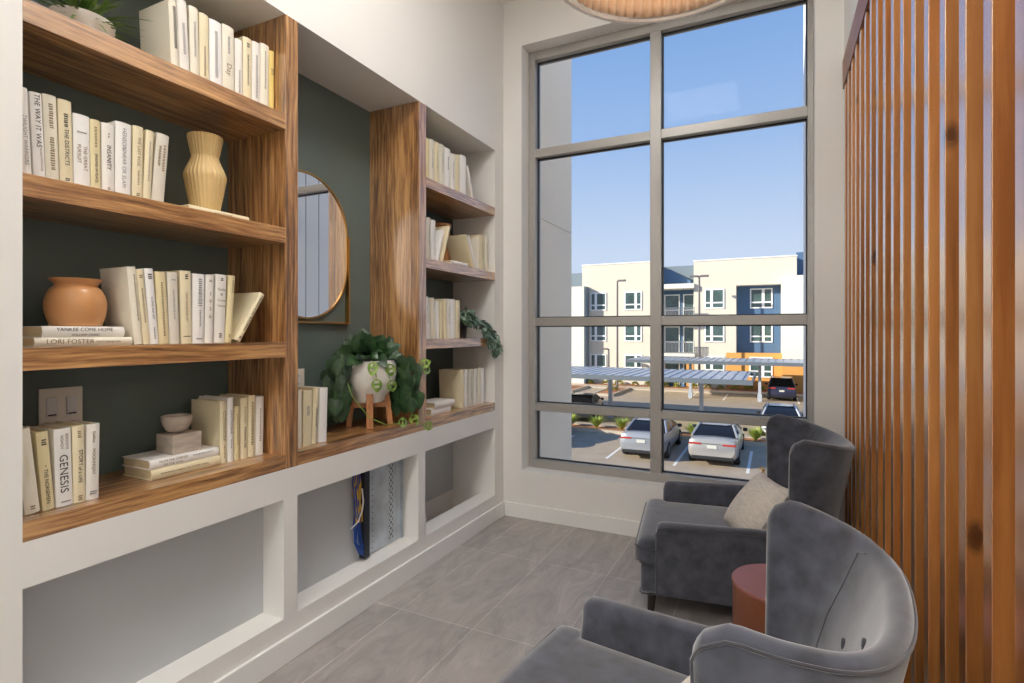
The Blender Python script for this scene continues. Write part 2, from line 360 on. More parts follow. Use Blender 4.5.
def book(w, h, d, cov, label, group, loc, lean=0, flat=False, titles=(), marks=None, rz=0, pages=True):
    """origin: middle of the spine's foot; spine looks to +x"""
    th = -math.atan(lean) if not flat else PI/2
    rt = thing('book', label, 'book', loc, group=group); rt.rotation_euler = Euler((th, 0, rz), 'XYZ')
    if not flat: rt.location.z += w/2*abs(math.sin(th))
    b = MB(); t = .0026; n = 7; rd = min(.006, w*.22)
    pts = []
    for i in range(n):
        y = -w/2 + w*i/(n-1); pts.append((-rd*(2*abs(y)/w)**2.2, y))
    inn = [(x-t, y*(1-2*t/w)) for x, y in pts]
    outline = [(-d, -w/2)] + pts + [(-d, w/2), (-d, w/2-t)] + inn[::-1] + [(-d, -w/2+t)]
    k = len(outline)
    vs = [(x, y, 0) for x, y in outline] + [(x, y, h) for x, y in outline]
    fs = [(i, (i+1) % k, (i+1) % k+k, i+k) for i in range(k)]
    # caps as quads strips between outer and inner line
    N_ = n+2
    for i in range(N_-1):
        a, b2 = i, i+1; c, d2 = k-1-(i+1), k-1-i
        fs.append((a, d2, c, b2)); fs.append((a+k, b2+k, c+k, d2+k))
    b.add(vs, fs); build('cover', b, cov, rt, smooth=True, angle=50)
    if pages: boxobj('pages', -d+.005, -rd-t-.001, -w/2+t, w/2-t, .004, h-.004, M['pages'], rt)
    for (s, size, zf, mm, mode, y0) in titles:
        text(rt, s, size, (.0006, y0*w, h*zf), DOWN if mode == 'd' else ACROSS, mm)
    if marks:
        q = MB(); mm, rows = marks
        rs = random.Random(int(w*1e5)+int(h*1e4))
        for (z0, z1, yy, ww) in rows:
            z = h*z1
            while z > h*z0:
                l = rs.uniform(.004, .009)
                q.box(.0001, .0007, yy*w-ww/2*rs.uniform(.7, 1), yy*w+ww/2*rs.uniform(.7, 1), z-l*.55, z); z -= l
        build('title', q, mm, rt)
    return rt
I, I2, I3 = M['ink'], M['ink2'], M['ink3']
def row(data, Xs, Z, group, d, specs, gapf=.97):
    out = []
    W = [x[1] for x in data]
    for i in range(len(data)-1):
        a, b = data[i], data[i+1]
        g0 = b[0]-a[0]; g1 = (b[0]+b[3]*b[2])-(a[0]+a[3]*a[2])
        if abs(b[3]-a[3]) > .15: continue
        g = min(g0, g1)*gapf; s = (W[i]+W[i+1])/2
        if s > g: W[i] *= g/s; W[i+1] *= g/s
    for (y, w, h, lean), w2, sp in zip(data, W, specs):
        cov, label, titles, marks = sp[:4]; dx = sp[4] if len(sp) > 4 else 0
        out.append(book(w2*math.cos(math.atan(lean))*.985, h/math.cos(math.atan(lean))*(1 if abs(lean) > .2 else 1), d, COV[cov], label, group, (Xs+dx, y, Z+.0006), lean, titles=titles, marks=marks))
    return out
def mk(m, *r): return (m, r)
std = mk(I3, (.35, .8, 0, .008))
A1 = [(1.255,.030,.264,-.047),(1.291,.038,.284,-.049),(1.330,.035,.283,-.023),(1.368,.038,.278,-.011),(1.416,.053,.276,-.009),(1.470,.052,.284,-.004),(1.518,.036,.253,-.004),(1.558,.043,.280,.002),(1.600,.040,.282,.004),(1.643,.044,.294,.006),(1.680,.026,.282,.004)]
sA = 'on the top shelf of the left bookcase'
row(A1, -1.99, 2.406, 'cream books on the top shelf of the left bookcase', .185, [
 (1, 'tall ivory book with its front cover showing, first in the top row beside the pot', (), mk(I, (.35,.92,.1,.012),(.05,.1,0,.012))),
 (0, 'white book leaning left, second in the top shelf row', (), mk(I3, (.3,.7,0,.01),(.04,.07,0,.012))),
 (1, 'ivory book with faint spine lettering, third in the top shelf row', (), std),
 (2, 'soft yellow book with brown lettering low on the spine, fourth in the top shelf row', (), mk(I2, (.15,.55,0,.008))),
 (6, 'thick white book with long grey title, fifth in the top shelf row', (), mk(I3, (.2,.85,0,.014))),
 (1, 'thick ivory book with a large serif title reading sideways, sixth in the top shelf row', (('Day', .03, .38, I2, 'd', 0),), mk(I3, (.6,.85,0,.01),(.03,.07,0,.014))),
 (0, 'short white book, shortest in the top shelf row', (), mk(I3, (.15,.5,0,.008))),
 (2, 'cream book with a dark emblem near the head of its spine, top shelf row', (), mk(I, (.86,.92,0,.014),(.3,.75,0,.007))),
 (0, 'white book squeezed right of the one with a dark emblem, top shelf row', (), mk(I3, (.15,.8,0,.01))),
 (1, 'pale ivory book just left of the mustard book, top shelf row', (), mk(I3, (.35,.9,0,.008),(.05,.09,0,.01))),
 (4, 'mustard yellow book, last in the top shelf row against the walnut panel', (), mk(I2, (.62,.72,0,.016)))])
A2 = [(.812,.026,.264,-.044),(.844,.029,.261,-.042),(.877,.035,.267,-.036),(.913,.036,.267,-.022),(.955,.046,.237,-.013),(.994,.030,.235,-.015),(1.030,.039,.236,-.006),(1.075,.051,.255,.008),(1.121,.036,.259,.015),(1.152,.029,.257,.047),(1.189,.044,.258,.081)]
row(A2, -1.99, 1.906, 'cream books on the second shelf of the left bookcase', .17, [
 (0, 'white book titled TWILIGHT WARRIORS at the left end of the second shelf', (('TWILIGHT WARRIORS', .014, .42, I3, 'd', 0),), None),
 (6, 'white book titled THE WAY IT WAS in black capitals', (('THE WAY IT WAS', .019, .68, I, 'd', .0), ('THE DAYS WITH ROSE', .007, .25, I2, 'd', .15)), None),
 (1, 'ivory book standing between THE WAY IT WAS and THE DISTRICTS', (), mk(I2, (.62,.9,0,.012),(.15,.52,0,.012))),
 (2, 'cream book titled THE DISTRICTS', (('THE DISTRICTS', .016, .45, I, 'd', 0),), mk(I, (.70,.84,0,.012),(.06,.09,0,.014))),
 (6, 'thick white book titled THE GREAT PURSUIT in two lines', (('THE GREAT', .015, .42, I2, 'd', .16), ('PURSUIT', .015, .47, I2, 'd', -.22)), mk(I3, (.76,.77,0,.03))),
 (3, 'narrow yellow book titled ENGINES IN PLACE', (('ENGINES IN PLACE', .0105, .33, I, 'd', 0),), mk(I2, (.62,.9,0,.008))),
 (0, 'white book titled INSANITY', (('INSANITY', .018, .52, I, 'd', 0),), mk(I2, (.8,.86,0,.004),(.07,.1,0,.01))),
 (6, 'thick white book with big faint grey title, right of INSANITY', (('HENSON', .018, .78, I3, 'd', 0), ('LINEAR OR SLAM', .017, .4, I3, 'd', 0)), None),
 (2, 'cream book titled THE LAST ROSE, fourth from the right end of the second shelf row', (('THE LAST ROSE', .014, .66, I2, 'd', 0),), mk(I2, (.2,.4,0,.006),(.06,.1,0,.012))),
 (2, 'slim cream book with slanted faint script, next to last in the second shelf row', (), mk(I3, (.3,.85,0,.005))),
 (5, 'pale grey book leaning right at the end of the second shelf row', (), mk(I2, (.5,.85,.15,.009),(.55,.82,-.2,.009)))])
A3 = [(1.126,.028,.268,-.093),(1.153,.023,.261,-.096),(1.180,.030,.268,-.080),(1.214,.037,.261,-.056),(1.252,.038,.263,-.038),(1.297,.045,.274,-.018),(1.342,.049,.267,.006),(1.385,.034,.267,.021),(1.430,.046,.273,.033),(1.469,.029,.273,.064)]
row(A3, -1.99, 1.405, 'cream books on the third shelf of the left bookcase', .17, [
 (1, 'pale ivory book showing its whole front cover, right of the terracotta jar', (), mk(I2, (.3,.9,.15,.005))),
 (2, 'slim cream book with a round emblem at its head, third shelf', (), mk(I2, (.88,.93,0,.012),(.3,.75,0,.006))),
 (6, 'white book with a square emblem and slim black title, third shelf', (('A LONG WAY OFF', .009, .48, I, 'd', 0),), mk(I, (.87,.93,0,.014),(.06,.22,0,.005))),
 (3, 'straw yellow book with long tan title, third shelf', (), mk(I2, (.1,.85,0,.007))),
 (5, 'greyish white book between the straw yellow one and the black emblem one, third shelf', (), mk(I3, (.35,.75,0,.006),(.89,.9,0,.02))),
 (2, 'cream book with a black flower emblem at the head of the spine, third shelf', (('INDIA OUR BURIED SKY', .010, .5, I2, 'd', .0),), mk(I, (.9,.95,0,.013),(.1,.104,0,.03))),
 (6, 'wide white book with grey block lettering, fifth from the right on the third shelf', (), mk(I3, (.55,.93,.1,.016),(.25,.48,.1,.007),(.06,.075,0,.025))),
 (0, 'white book reading 1 9 3 6 down its spine', (('1', .02, .72, I2, 'a', 0), ('9', .02, .61, I2, 'a', 0), ('3', .02, .5, I2, 'a', 0), ('6', .02, .39, I2, 'a', 0)), mk(I2, (.9,.93,0,.012))),
 (0, 'white book with handwritten style brown title lines across the spine', (('Dodie', .014, .78, I2, 'a', 0), ('Come', .013, .62, I2, 'a', 0), ('Home', .013, .54, I2, 'a', 0)), mk(I, (.92,.95,0,.012),(.69,.72,0,.01),(.08,.14,0,.012))),
 (3, 'slim straw coloured book at the right end of the upright row, third shelf', (), mk(I2, (.75,.93,.1,.006),(.08,.12,0,.01)))])
book(.026, .235, .17, COV[2], 'cream book fallen sideways against the walnut panel, third shelf', 'cream books on the third shelf of the left bookcase', (-1.985, 1.507, 1.4056), .60,
     titles=(('BUILDINGS', .013, .36, I, 'd', 0), ('THE LONG ROAD', .012, .75, I, 'd', 0)), marks=mk(I, (.06,.1,0,.01)))
def flatbook(y0, y1, zc, w, d, cov, label, X, titles=(), marks=None, rz=0, group=None):
    return book(w, y1-y0, d, COV[cov], label, group, (X, y1, zc+w/2+.0005), flat=True, titles=titles, marks=marks, rz=rz)
gf = 'books lying flat in the left bookcase'
flatbook(.829, 1.103, 1.405, .0265, .18, 1, 'cream book reading LORI FOSTER, lowest of the two under the terracotta jar', -1.99, titles=(('LORI FOSTER', .021, .66, I2, 'd', 0), ("don't tempt me", .011, .27, I2, 'd', 0)), group=gf)
flatbook(.852, 1.083, 1.432, .035, .175, 0, 'white book reading YANKEE COME HOME, directly under the terracotta jar', -2.0, titles=(('YANKEE COME HOME', .0155, .5, I, 'd', .2), ('WILLIAM CRAIG', .0105, .5, I, 'd', -.28)), group=gf)
flatbook(1.300, 1.560, 1.906, .026, .17, 2, 'cream book lying flat under the ribbed tan vase', -1.985, titles=(('EXECUTIONER', .011, .45, I2, 'd', 0),), group=gf)
flatbook(1.193, 1.464, .907, .037, .18, 2, 'cream book, lower of the two under the marble block', -2.035, titles=(('THE HOLE IN EVERYTHING', .009, .4, I2, 'd', 0),), marks=mk(I2, (.6,.88,0,.005)), group=gf)
flatbook(1.190, 1.461, .9445, .034, .175, 6, 'white book reading FROM THE CORNER OF THE OVAL', -2.04, titles=(('FROM THE CORNER', .0115, .68, I2, 'd', .2), ('OF THE OVAL', .0115, .68, I2, 'd', -.22)), marks=mk(I3, (.1,.4,.2,.006)), group=gf)
A4 = [(.824,.038,.255,-.100),(.864,.030,.240,-.072),(.905,.046,.241,-.027),(.945,.034,.244,-.014),(.981,.037,.243,.012)]
row(A4, -1.985, .907, 'books below the light switches', .17, [
 (1, 'pale ivory book leaning at the far left end of the bottom shelf', (('SUN RISING', .012, .55, COV[2], 'd', 0),), mk(I2, (.04,.09,0,.014))),
 (3, 'yellow book titled THE NORSEMEN ON THE MOVE', (('THE NORSEMEN', .014, .30, I, 'd', -.05),), mk(I, (.83,.9,0,.013),(.55,.57,0,.002))),
 (6, 'thick white book titled GENESIS', (('GENESIS', .031, .42, I, 'd', -.05), ('BEREISHIS', .011, .83, I2, 'd', .2), ('NOACH', .011, .83, I2, 'd', -.1)), mk(I3, (.05,.065,0,.03))),
 (2, 'cream book titled THE STORY OF A LIFE', (('STORY', .016, .58, I, 'd', .08), ('of a LIFE', .014, .36, I, 'd', .02)), mk(I2, (.04,.09,0,.014),(.85,.93,0,.01))),
 (0, 'white book titled MOCKINGJAY with author Collins', (('Collins', .013, .83, I2, 'd', .0), ('MOCKINGJAY', .013, .5, I2, 'd', 0)), mk(I3, (.08,.11,0,.025)))])
A5 = [(1.482,.029,.257,-.004),(1.513,.028,.268,.0),(1.543,.024,.230,0),(1.577,.035,.259,.004),(1.613,.034,.265,.012),(1.653,.040,.257,.018)]
row(A5, -2.035, .907, 'books right of the marble bowl', .19, [
 (2, 'cream book showing its front cover, right of the marble bowl', (('COMMANDER', .019, .6, I2, 'd', 0),), mk(I2, (.1,.3,0,.006))),
 (6, 'white book with grey capitals, second after the marble bowl', (('HAWTHORNE', .015, .62, I3, 'd', 0),), mk(I3, (.2,.35,0,.006))),
 (3, 'short straw yellow book between taller ones on the bottom shelf', (), mk(I2, (.3,.85,0,.006))),
 (2, 'cream book titled PLEASING HER', (('PLEASING HER', .013, .35, I, 'd', 0),), mk(I2, (.6,.85,0,.006))),
 (2, 'cream book, second from the walnut panel on the bottom shelf', (), mk(I2, (.2,.9,0,.012))),
 (0, 'white book with pinkish lettering, last on the bottom shelf beside the walnut panel', (), mk(I2, (.25,.8,0,.008)))])
B_ = [(1.835,.027,.272,.004),(1.883,.052,.263,.010),(1.925,.030,.268,.055),(1.980,.052,.266,.030)]
row(B_, -1.99, .907, 'books below the mirror', .17, [
 (1, 'ivory book partly hidden by the walnut panel, below the mirror', (), None),
 (2, 'thick cream book with small title lines across its spine, below the mirror', (), mk(I3, (.55,.72,0,.02))),
 (2, 'cream book with a slim dark title, leaning in the row below the mirror', (), mk(I, (.3,.65,.1,.006))),
 (6, 'plain white book without lettering, right end of the row below the mirror', (), None)])
C1 = [(2.803,.041,.273,0),(2.844,.037,.272,0),(2.894,.052,.279,0),(2.950,.050,.279,0),(3.010,.058,.283,0),(3.078,.066,.279,0),(3.145,.058,.260,0),(3.206,.055,.271,0),(3.282,.080,.289,0)]
row(C1, -1.97, 2.404, 'books on the top shelf of the window-side bookcase', .17, [
 (0, 'white book at the left end of the top window-side shelf, half behind the panel', (), std),
 (3, 'yellow cream slim book, second on the top window-side shelf', (), None),
 (1, 'ivory book, third on the top window-side shelf', (), std),
 (2, 'cream book, fourth on the top window-side shelf', (), std),
 (1, 'ivory book, fifth on the top window-side shelf', (), std),
 (6, 'bright white book with dark title, sixth on the top window-side shelf', (), mk(I, (.5,.8,0,.01))),
 (0, 'lower white book, seventh on the top window-side shelf', (), std),
 (2, 'cream book next to the widest book, top window-side shelf', (), None),
 (6, 'widest white book, at the right end of the row on the top window-side shelf', (), None)])
book(.026, .25, .17, COV[0], 'grey white book propped at a slant after the row on the top window-side shelf', 'books on the top shelf of the window-side bookcase', (-1.975, 3.43, 2.4045), -.36)
g2 = 'books on the second shelf of the window-side bookcase'
row([(2.816,.036,.264,0),(2.858,.044,.270,0),(2.910,.046,.264,0),(2.955,.022,.216,.33),(3.005,.030,.250,.38)], -1.97, 1.905, g2, .15, [
 (0, 'white book at the left end of the second window-side shelf', (), None),
 (5, 'pale grey upright book left of the tan vase', (), std),
 (6, 'white upright book just before the two slanting books', (), None),
 (6, 'short white book slanting right in front of the tan vase', (), None),
 (2, 'cream book slanting right across the tan vase', (), None)])
row([(3.425,.034,.229,-.50),(3.466,.028,.231,-.50),(3.500,.026,.244,-.014),(3.554,.062,.271,0),(3.628,.056,.277,0)], -1.97, 1.905, g2, .17, [
 (2, 'book slanting left with broad tan cover showing, second window-side shelf', (), None),
 (6, 'thin white book slanting left behind the tan-covered one', (), None),
 (1, 'slim ivory upright book right of the slanting pair', (), None),
 (2, 'cream upright book second from the right, second window-side shelf', (), std),
 (1, 'ivory upright book at the right end of the second window-side shelf', (), std)])
flatbook(3.07, 3.28, 1.905, .024, .10, 6, 'small white book lying flat at the shelf edge before the tan vase', -1.935, group=g2)
row([(2.856,.042,.266,-.100),(2.916,.042,.263,-.075),(2.962,.028,.247,-.024),(2.999,.030,.242,0),(3.050,.037,.265,0),(3.090,.031,.268,0),(3.143,.055,.268,0),(3.205,.058,.262,.02)], -1.97, 1.404, 'books beside the trailing plant', .17, [
 (6, 'white book leaning left at the start of the row beside the trailing plant', (), std),
 (1, 'ivory book leaning left, second in the row beside the trailing plant', (), None),
 (6, 'slim white book, third in the row beside the trailing plant', (), None),
 (2, 'shortest cream book in the row beside the trailing plant', (), None),
 (2, 'cream book in the middle of the row beside the trailing plant', (), None),
 (0, 'slim white book with a blue grey line, third from the plant', (), std),
 (6, 'wide white book, second from the trailing plant', (), None),
 (2, 'wide cream book touching the trailing plant', (), mk(I2, (.2,.8,0,.006)))])
row([(3.315,.040,.270,-.050),(3.357,.036,.270,-.008),(3.423,.070,.269,0),(3.493,.052,.269,0),(3.548,.044,.272,0),(3.602,.046,.265,0)], -1.99, .907, 'books in the lowest window-side compartment', .19, [
 (2, 'cream book with broad tan cover showing, beside the two stacked white books', (), None),
 (6, 'white book second in the lowest window-side row', (), std),
 (5, 'widest grey white book in the lowest window-side row', (), mk(I3, (.2,.85,0,.01),(.88,.94,0,.02))),
 (0, 'white book fourth in the lowest window-side row', (), std),
 (1, 'ivory book fifth in the lowest window-side row', (), None),
 (6, 'white book at the right end of the lowest window-side row', (), None)])
flatbook(2.905, 3.135, .907, .040, .16, 6, 'white book lying flat, lower of the pair beside the window-side row', -1.985, group='pair of white books lying flat')
flatbook(2.93, 3.17, .9475, .040, .16, 0, 'white book lying flat, upper of the pair beside the window-side row', -1.975, group='pair of white books lying flat')
# ------------------------------------------------------------------ shelf decor
def interp(prof, n=40):
    """smooth profile through (r,z) points"""
    out = []
    P = [prof[0]]+list(prof)+[prof[-1]]
    for i in range(1, len(P)-2):
        for k in range(n//len(prof)+1):
            t = k/(n//len(prof)+1); q = []
            for d in (0, 1):
                a, b, c, e = P[i-1][d], P[i][d], P[i+1][d], P[i+2][d]
                q.append(.5*((2*b)+(-a+c)*t+(2*a-5*b+4*c-e)*t*t+(-a+3*b-3*c+e)*t**3))
            out.append((max(q[0], .0005), q[1]))
    out.append(prof[-1]); return out
# terracotta jar
jr = thing('jar', 'squat orange terracotta jar with flared rim on two flat books', 'jar', (-2.095, .985, 1.4675))
outer = interp([(.001, 0), (.062, 0), (.072, .012), (.082, .05), (.083, .085), (.072, .118), (.058, .134), (.060, .142), (.074, .158)])
mb = MB(); mb.lathe(outer + [(.070, .158), (.055, .142), (.054, .134), (.07, .11), (.05, .02), (.001, .02)], 64)
build('body', mb, M['terra'], jr, smooth=True, angle=70)
# ribbed tan vase
vs = thing('vase', 'ribbed tan vase with pinched neck standing on a flat cream book', 'vase', (-2.09, 1.436, 1.9325))
rib = lambda a, z: 1+.022*math.cos(30*a+z*18)
mb = MB(); mb.lathe([(.001, 0), (.050, 0), (.053, .01), (.066, .08), (.076, .14), (.0775, .152), (.073, .166), (.050, .222), (.049, .232), (.053, .246), (.064, .302), (.064, .314), (.058, .314), (.044, .23), (.06, .14), (.04, .02), (.001, .02)], 240, rmod=rib)
build('body', mb, M['tanvase'], vs, smooth=True, angle=60)
# marble block and bowl
blk = tag(build('stone_block', MB().box(-.052, .052, -.0575, .0575, 0, .074), M['marble'], bevel=.002), 'taupe marble block on two flat books under the stone bowl', 'block')
blk.location = (-2.112, 1.343, .9800)
bw = tag(build('bowl', MB().lathe([(.001, 0), (.018, 0), (.036, .010), (.048, .03), (.0535, .052), (.054, .066), (.050, .066), (.044, .03), (.03, .014), (.001, .010)], 56), M['marble'], smooth=True, angle=50), 'round taupe stone bowl balanced on the marble block', 'bowl')
bw.location = (-2.115, 1.335, 1.0545)
# tan vase on window side shelf 2
v2 = thing('vase', 'tall tan vase with rolled rim behind slanting books, second window-side shelf', 'vase', (-2.222, 3.38, 1.905)); v2.scale = (.92, .92, 1.2)
build('body', MB().lathe(interp([(.001, 0), (.06, 0), (.075, .03), (.085, .12), (.078, .20), (.058, .25), (.058, .26), (.075, .275), (.078, .285)])+[(.070, .285), (.05, .255), (.001, .25)], 48), M['terra'], v2, smooth=True, angle=70)
# switch plates
def wallplate(name, label, cat, y0, y1, z0, z1, kind):
    t = thing(name, label, cat, (XB+.006, (y0+y1)/2, (z0+z1)/2)); w = (y1-y0)/2; h = (z1-z0)/2
    build('face_plate', MB().box(0, .007, -w, w, -h, h), M['plate'], t, bevel=.002)
    if kind == 'switch':
        for s in (-1, 1):
            rk = build('rocker', MB().box(.006, .013, s*w*.46-.017, s*w*.46+.017, -.034, .034), M['rocker'], t, bevel=.003)
            build('indicator', MB().box(.012, .0138, s*w*.46-.012, s*w*.46+.012, -.031, -.026), M['dark'], rk)
    else:
        for s in (-1, 1):
            rk = build('socket', MB().box(.006, .009, -.017, .017, s*.022-.014, s*.022+.014), M['rocker'], t, bevel=.002)
            build('slot', MB().box(.0085, .0095, -.009, -.006, s*.022-.006, s*.022+.006).box(.0085, .0095, .006, .009, s*.022-.006, s*.022+.006), M['dark'], rk)
wallplate('light_switch', 'double light switch plate on the green wall above the books', 'switch', .970, 1.102, 1.118, 1.250, 'switch')
wallplate('wall_outlet', 'pale outlet plate on the green wall below the mirror', 'outlet', 2.05, 2.150, 1.135, 1.250, 'outlet')
# mirror
mi = thing('wall_mirror', 'pill-shaped mirror with thin brass frame on the green wall', 'mirror', (XB+.006, 2.157, 1.92))
RM = .306; zt = 2.318-RM-1.92; zb = 1.524+RM-1.92
def pill(r, n=28):
    return [(r*math.cos(a), zt+r*math.sin(a)) for a in [PI*k/n for k in range(n+1)]] + [(r*math.cos(a), zb+r*math.sin(a)) for a in [PI+PI*k/n for k in range(n+1)]]
o1 = pill(RM-.004); n = len(o1)
build('mirror_glass', MB().add([(.016, y, z) for y, z in o1]+[(.004, y, z) for y, z in o1], [tuple(range(n))]+[tuple(range(2*n-1, n-1, -1))]+[(i, (i+1) % n, (i+1) % n+n, i+n) for i in range(n)]), M['mirror'], mi)
a, b = pill(RM+.004), pill(RM-.005)
mb = MB(); mb.add([(.0, y, z) for y, z in a]+[(.022, y, z) for y, z in a]+[(.022, y, z) for y, z in b]+[(.0, y, z) for y, z in b], [(k*n+i, k*n+(i+1) % n, ((k+1) % 4)*n+(i+1) % n, ((k+1) % 4)*n+i) for k in range(4) for i in range(n)])
build('frame', mb, M['brass'], mi, smooth=True, angle=40)
mb = MB(); e = RM+.004
mb.box(0, .03, e-.001, e+.009, -.415, zt); mb.box(0, .03, -e-.009, -e+.001, -.415, zt); mb.box(0, .03, -e-.009, e+.009, -.424, -.414)
build('square_bracket', mb, M['brass'], mi, bevel=.001)
# network enclosure in the middle lower recess
nw = thing('network_box', 'open galvanised steel media panel with cables in the middle lower recess', 'panel', (XRC+.005, 2.352, .194))
mb = MB(); mb.box(0, .012, .0, .31, .005, .515); mb.box(0, .03, .0, .005, .005, .515); mb.box(0, .03, .305, .31, .005, .515)
build('steel_plate', mb, M['galv'], nw, bevel=.001)
mb = MB()
for i in range(26):
    z = .03+i*.0178; zig = .004 if i % 2 else -.004
    mb.box(.012, .0128, .205+zig, .210+zig, z, z+.012); mb.box(.012, .0128, .224-zig, .229-zig, z, z+.012)
for i in range(14): mb.box(.012, .0128, .05+.0*(i % 3), .056, .03+i*.033, .036+i*.033)
build('slot', mb, M['dark'], nw)
build('patch_module', MB().box(.0, .04, -.045, -.002, .01, .50), M['circuit'], nw, bevel=.002)
rs = random.Random(3)
for k, (mm, nme) in enumerate([('cab_blue', 'blue_cable')]*5+[('cab_yel', 'yellow_cable')]*4+[('cab_wht', 'white_cable')]):
    y = -.062-.011*(k % 5); pts = [(.012+.014*rs.random()+.001*i, y+.006*math.sin(i*1.3+k), .5-.055*i if mm != 'cab_yel' else .5-.035*i) for i in range(9)]
    if mm == 'cab_wht': pts = [(.035, -.06, .40), (.04, -.055, .33), (.04, -.065, .28), (.035, -.09, .23), (.02, -.13, .20)]
    if mm == 'cab_blue': pts = pts[:8]+[(.03, y+.03, .05), (.03, y+.06, .03)]
    build('cable', MB().tube(pts, .0042, 6), M[mm], nw, smooth=True)['label'] = nme.replace('_', ' ')
build('terminal_block', MB().box(.0, .02, -.10, -.06, .36, .49), M['cab_yel'], nw, bevel=.003)
# ------------------------------------------------------------------ plants
def leaf(mb, base, direction, up, L, W, bend=.3, holes=False, mi=None, n=6):
    d = Vector(direction).normalized(); u = Vector(up); s = d.cross(u)
    if s.length < 1e-3: s = d.cross(Vector((1, 0, 0)))
    s.normalize(); u = s.cross(d).normalized(); rows = []
    for i in range(n+1):
        t = i/n; w = W*(math.sin(PI*min(1, t**.75))**.8 if 0 < t < 1 else 0.02)
        c = Vector(base)+d*(L*t)-u*(bend*L*t*t)
        rows.append([c+s*(-w/2)+u*(w*.12), c+s*(-w/4)+u*(w*.04), c, c+s*(w/4)+u*(w*.04), c+s*(w/2)+u*(w*.12)])
    vs = [p for r_ in rows for p in r_]; fs = []
    for i in range(n):
        for j in range(4):
            if holes and j in (1, 2) and i in (1, 3) : continue
            fs.append((i*5+j, i*5+j+1, (i+1)*5+j+1, (i+1)*5+j))
    mb.add(vs, fs, mi)
# top-left white ribbed pot with fern
pt = thing('potted_fern', 'spiky green plant in a ribbed white pot on the top shelf', 'plant', (-2.13, 1.02, 2.406)); pt.scale = (.92, .92, .92)
mb = MB(); mb.lathe([(.001, 0), (.078, 0), (.083, .01), (.094, .085), (.098, .09), (.1, .118), (.094, .12), (.088, .09), (.001, .088)], 56, rmod=lambda a, z: 1)
build('pot', mb, M['ribpot'], pt, smooth=True, angle=40)
build('soil', MB().lathe([(.001, .085), (.087, .09), (.05, .104), (.001, .106)], 24), M['soil'], pt, smooth=True)
mb = MB(); rs = random.Random(5)
for k in range(150):
    a = rs.uniform(0, 2*PI); el = rs.uniform(.05, 1.3); L = rs.uniform(.08, .17)*(.45 if math.cos(a) < 0 else 1)
    d = Vector((math.cos(a)*math.cos(el), math.sin(a)*math.cos(el), math.sin(el)))
    rr = rs.uniform(.0, .05)
    leaf(mb, (math.cos(a)*rr, math.sin(a)*rr, .10), d, (0, 0, 1), L, rs.uniform(.008, .016), rs.uniform(.3, 1.0), n=5)
build('foliage', mb, M['leaff'], pt, smooth=True, angle=180, recalc=False)
# big leafed plant in a white bowl on a wooden stand
px, py = -2.10, 2.445
bp_ = thing('potted_plant', 'broad-leafed plant spilling from a white footed bowl on a wooden stand', 'plant', (px, py, .9075)); bp_.scale = (1.33, 1.33, 1.33)
mb = MB(); mb.lathe([(.001, .105), (.058, .105), (.064, .112), (.067, .13), (.085, .15), (.105, .185), (.113, .225), (.112, .262), (.104, .285), (.099, .286), (.104, .255), (.1, .2), (.07, .15), (.001, .14)], 64)
build('pot', mb, M['whitepot'], bp_, smooth=True, angle=50)
build('pot_ear', MB().tube([(.0, -.10, .265), (.0, -.112, .275), (.0, -.124, .278)], [.018, .014, .006], 10), M['whitepot'], bp_, smooth=True)
build('soil', MB().lathe([(.001, .26), (.1, .262), (.001, .275)], 32), M['soil'], bp_, smooth=True)
st = MB()
for k in range(4):
    a = PI/2*k-.86; ca, sa = math.cos(a), math.sin(a)
    mt = Matrix.Translation((ca*.088, sa*.088, 0)) @ Matrix.Rotation(a, 4, 'Z') @ Matrix.Rotation(R(-7), 4, 'Y')
    build('stand_leg', MB().box(-.012, .012, -.014, .014, .001, .165, mt), M['standwood'], bp_, bevel=.002)
mt = Matrix.Rotation(-.86, 4, 'Z')
build('stand_cross', MB().box(-.09, .09, -.011, .011, .08, .104, mt).box(-.011, .011, -.09, .09, .08, .104, mt), M['standwood'], bp_, bevel=.002)
mb = MB(); rs = random.Random(11)
def tleaf(b0, d, up, L, W, bend, **k):
    for q in (1, .6):
        t = Vector(b0)+Vector(d).normalized()*L*q; t.z -= bend*L*q*q*.7
        if t.x < -.125 or (t.z < .015 and t.x < .135) or (t.y > .16 and t.x < .145): return False
    leaf(mb, b0, d, up, L, W, bend, **k); return True
n_ = 0
while n_ < 95:                                            # crown
    a = rs.uniform(0, 2*PI); t = rs.random(); rr = .02+.09*t
    if math.cos(a) > .5 and t > .75: continue
    b0 = Vector((math.cos(a)*rr*.8, math.sin(a)*rr, .29+.05*(1-t))); el = rs.uniform(-.5, 1.1) if t > .5 else rs.uniform(.1, 1.3)
    n_ += 1
    tleaf(b0, (math.cos(a)*math.cos(el)+.15, math.sin(a)*math.cos(el), math.sin(el)), (.65, -.75, .5), rs.uniform(.062, .082), rs.uniform(.055, .07), rs.uniform(.1, .5))
for k in range(110):                                      # hanging left skirt
    z = rs.uniform(.06, .32); y = -rs.uniform(.12, .14+.055*min(1, (.36-z)/.12))
    tleaf(Vector((rs.uniform(-.09, .0), y, z)), (rs.uniform(.0, .4), rs.uniform(-.5, .1), -1), (.7, -.75, .2), rs.uniform(.06, .085), rs.uniform(.042, .058), .2)
for k in range(110):                                      # hanging right skirt, in front of the upright
    z = rs.uniform(.10, .31)
    x = rs.uniform(.02, .145); y = rs.uniform(.085, .12) if x < .12 else rs.uniform(.10, .18)
    tleaf(Vector((x, y, z)), (rs.uniform(.1, .5), rs.uniform(-.1, .25), -1), (.8, -.6, .2), rs.uniform(.055, .08), rs.uniform(.04, .055), .2)
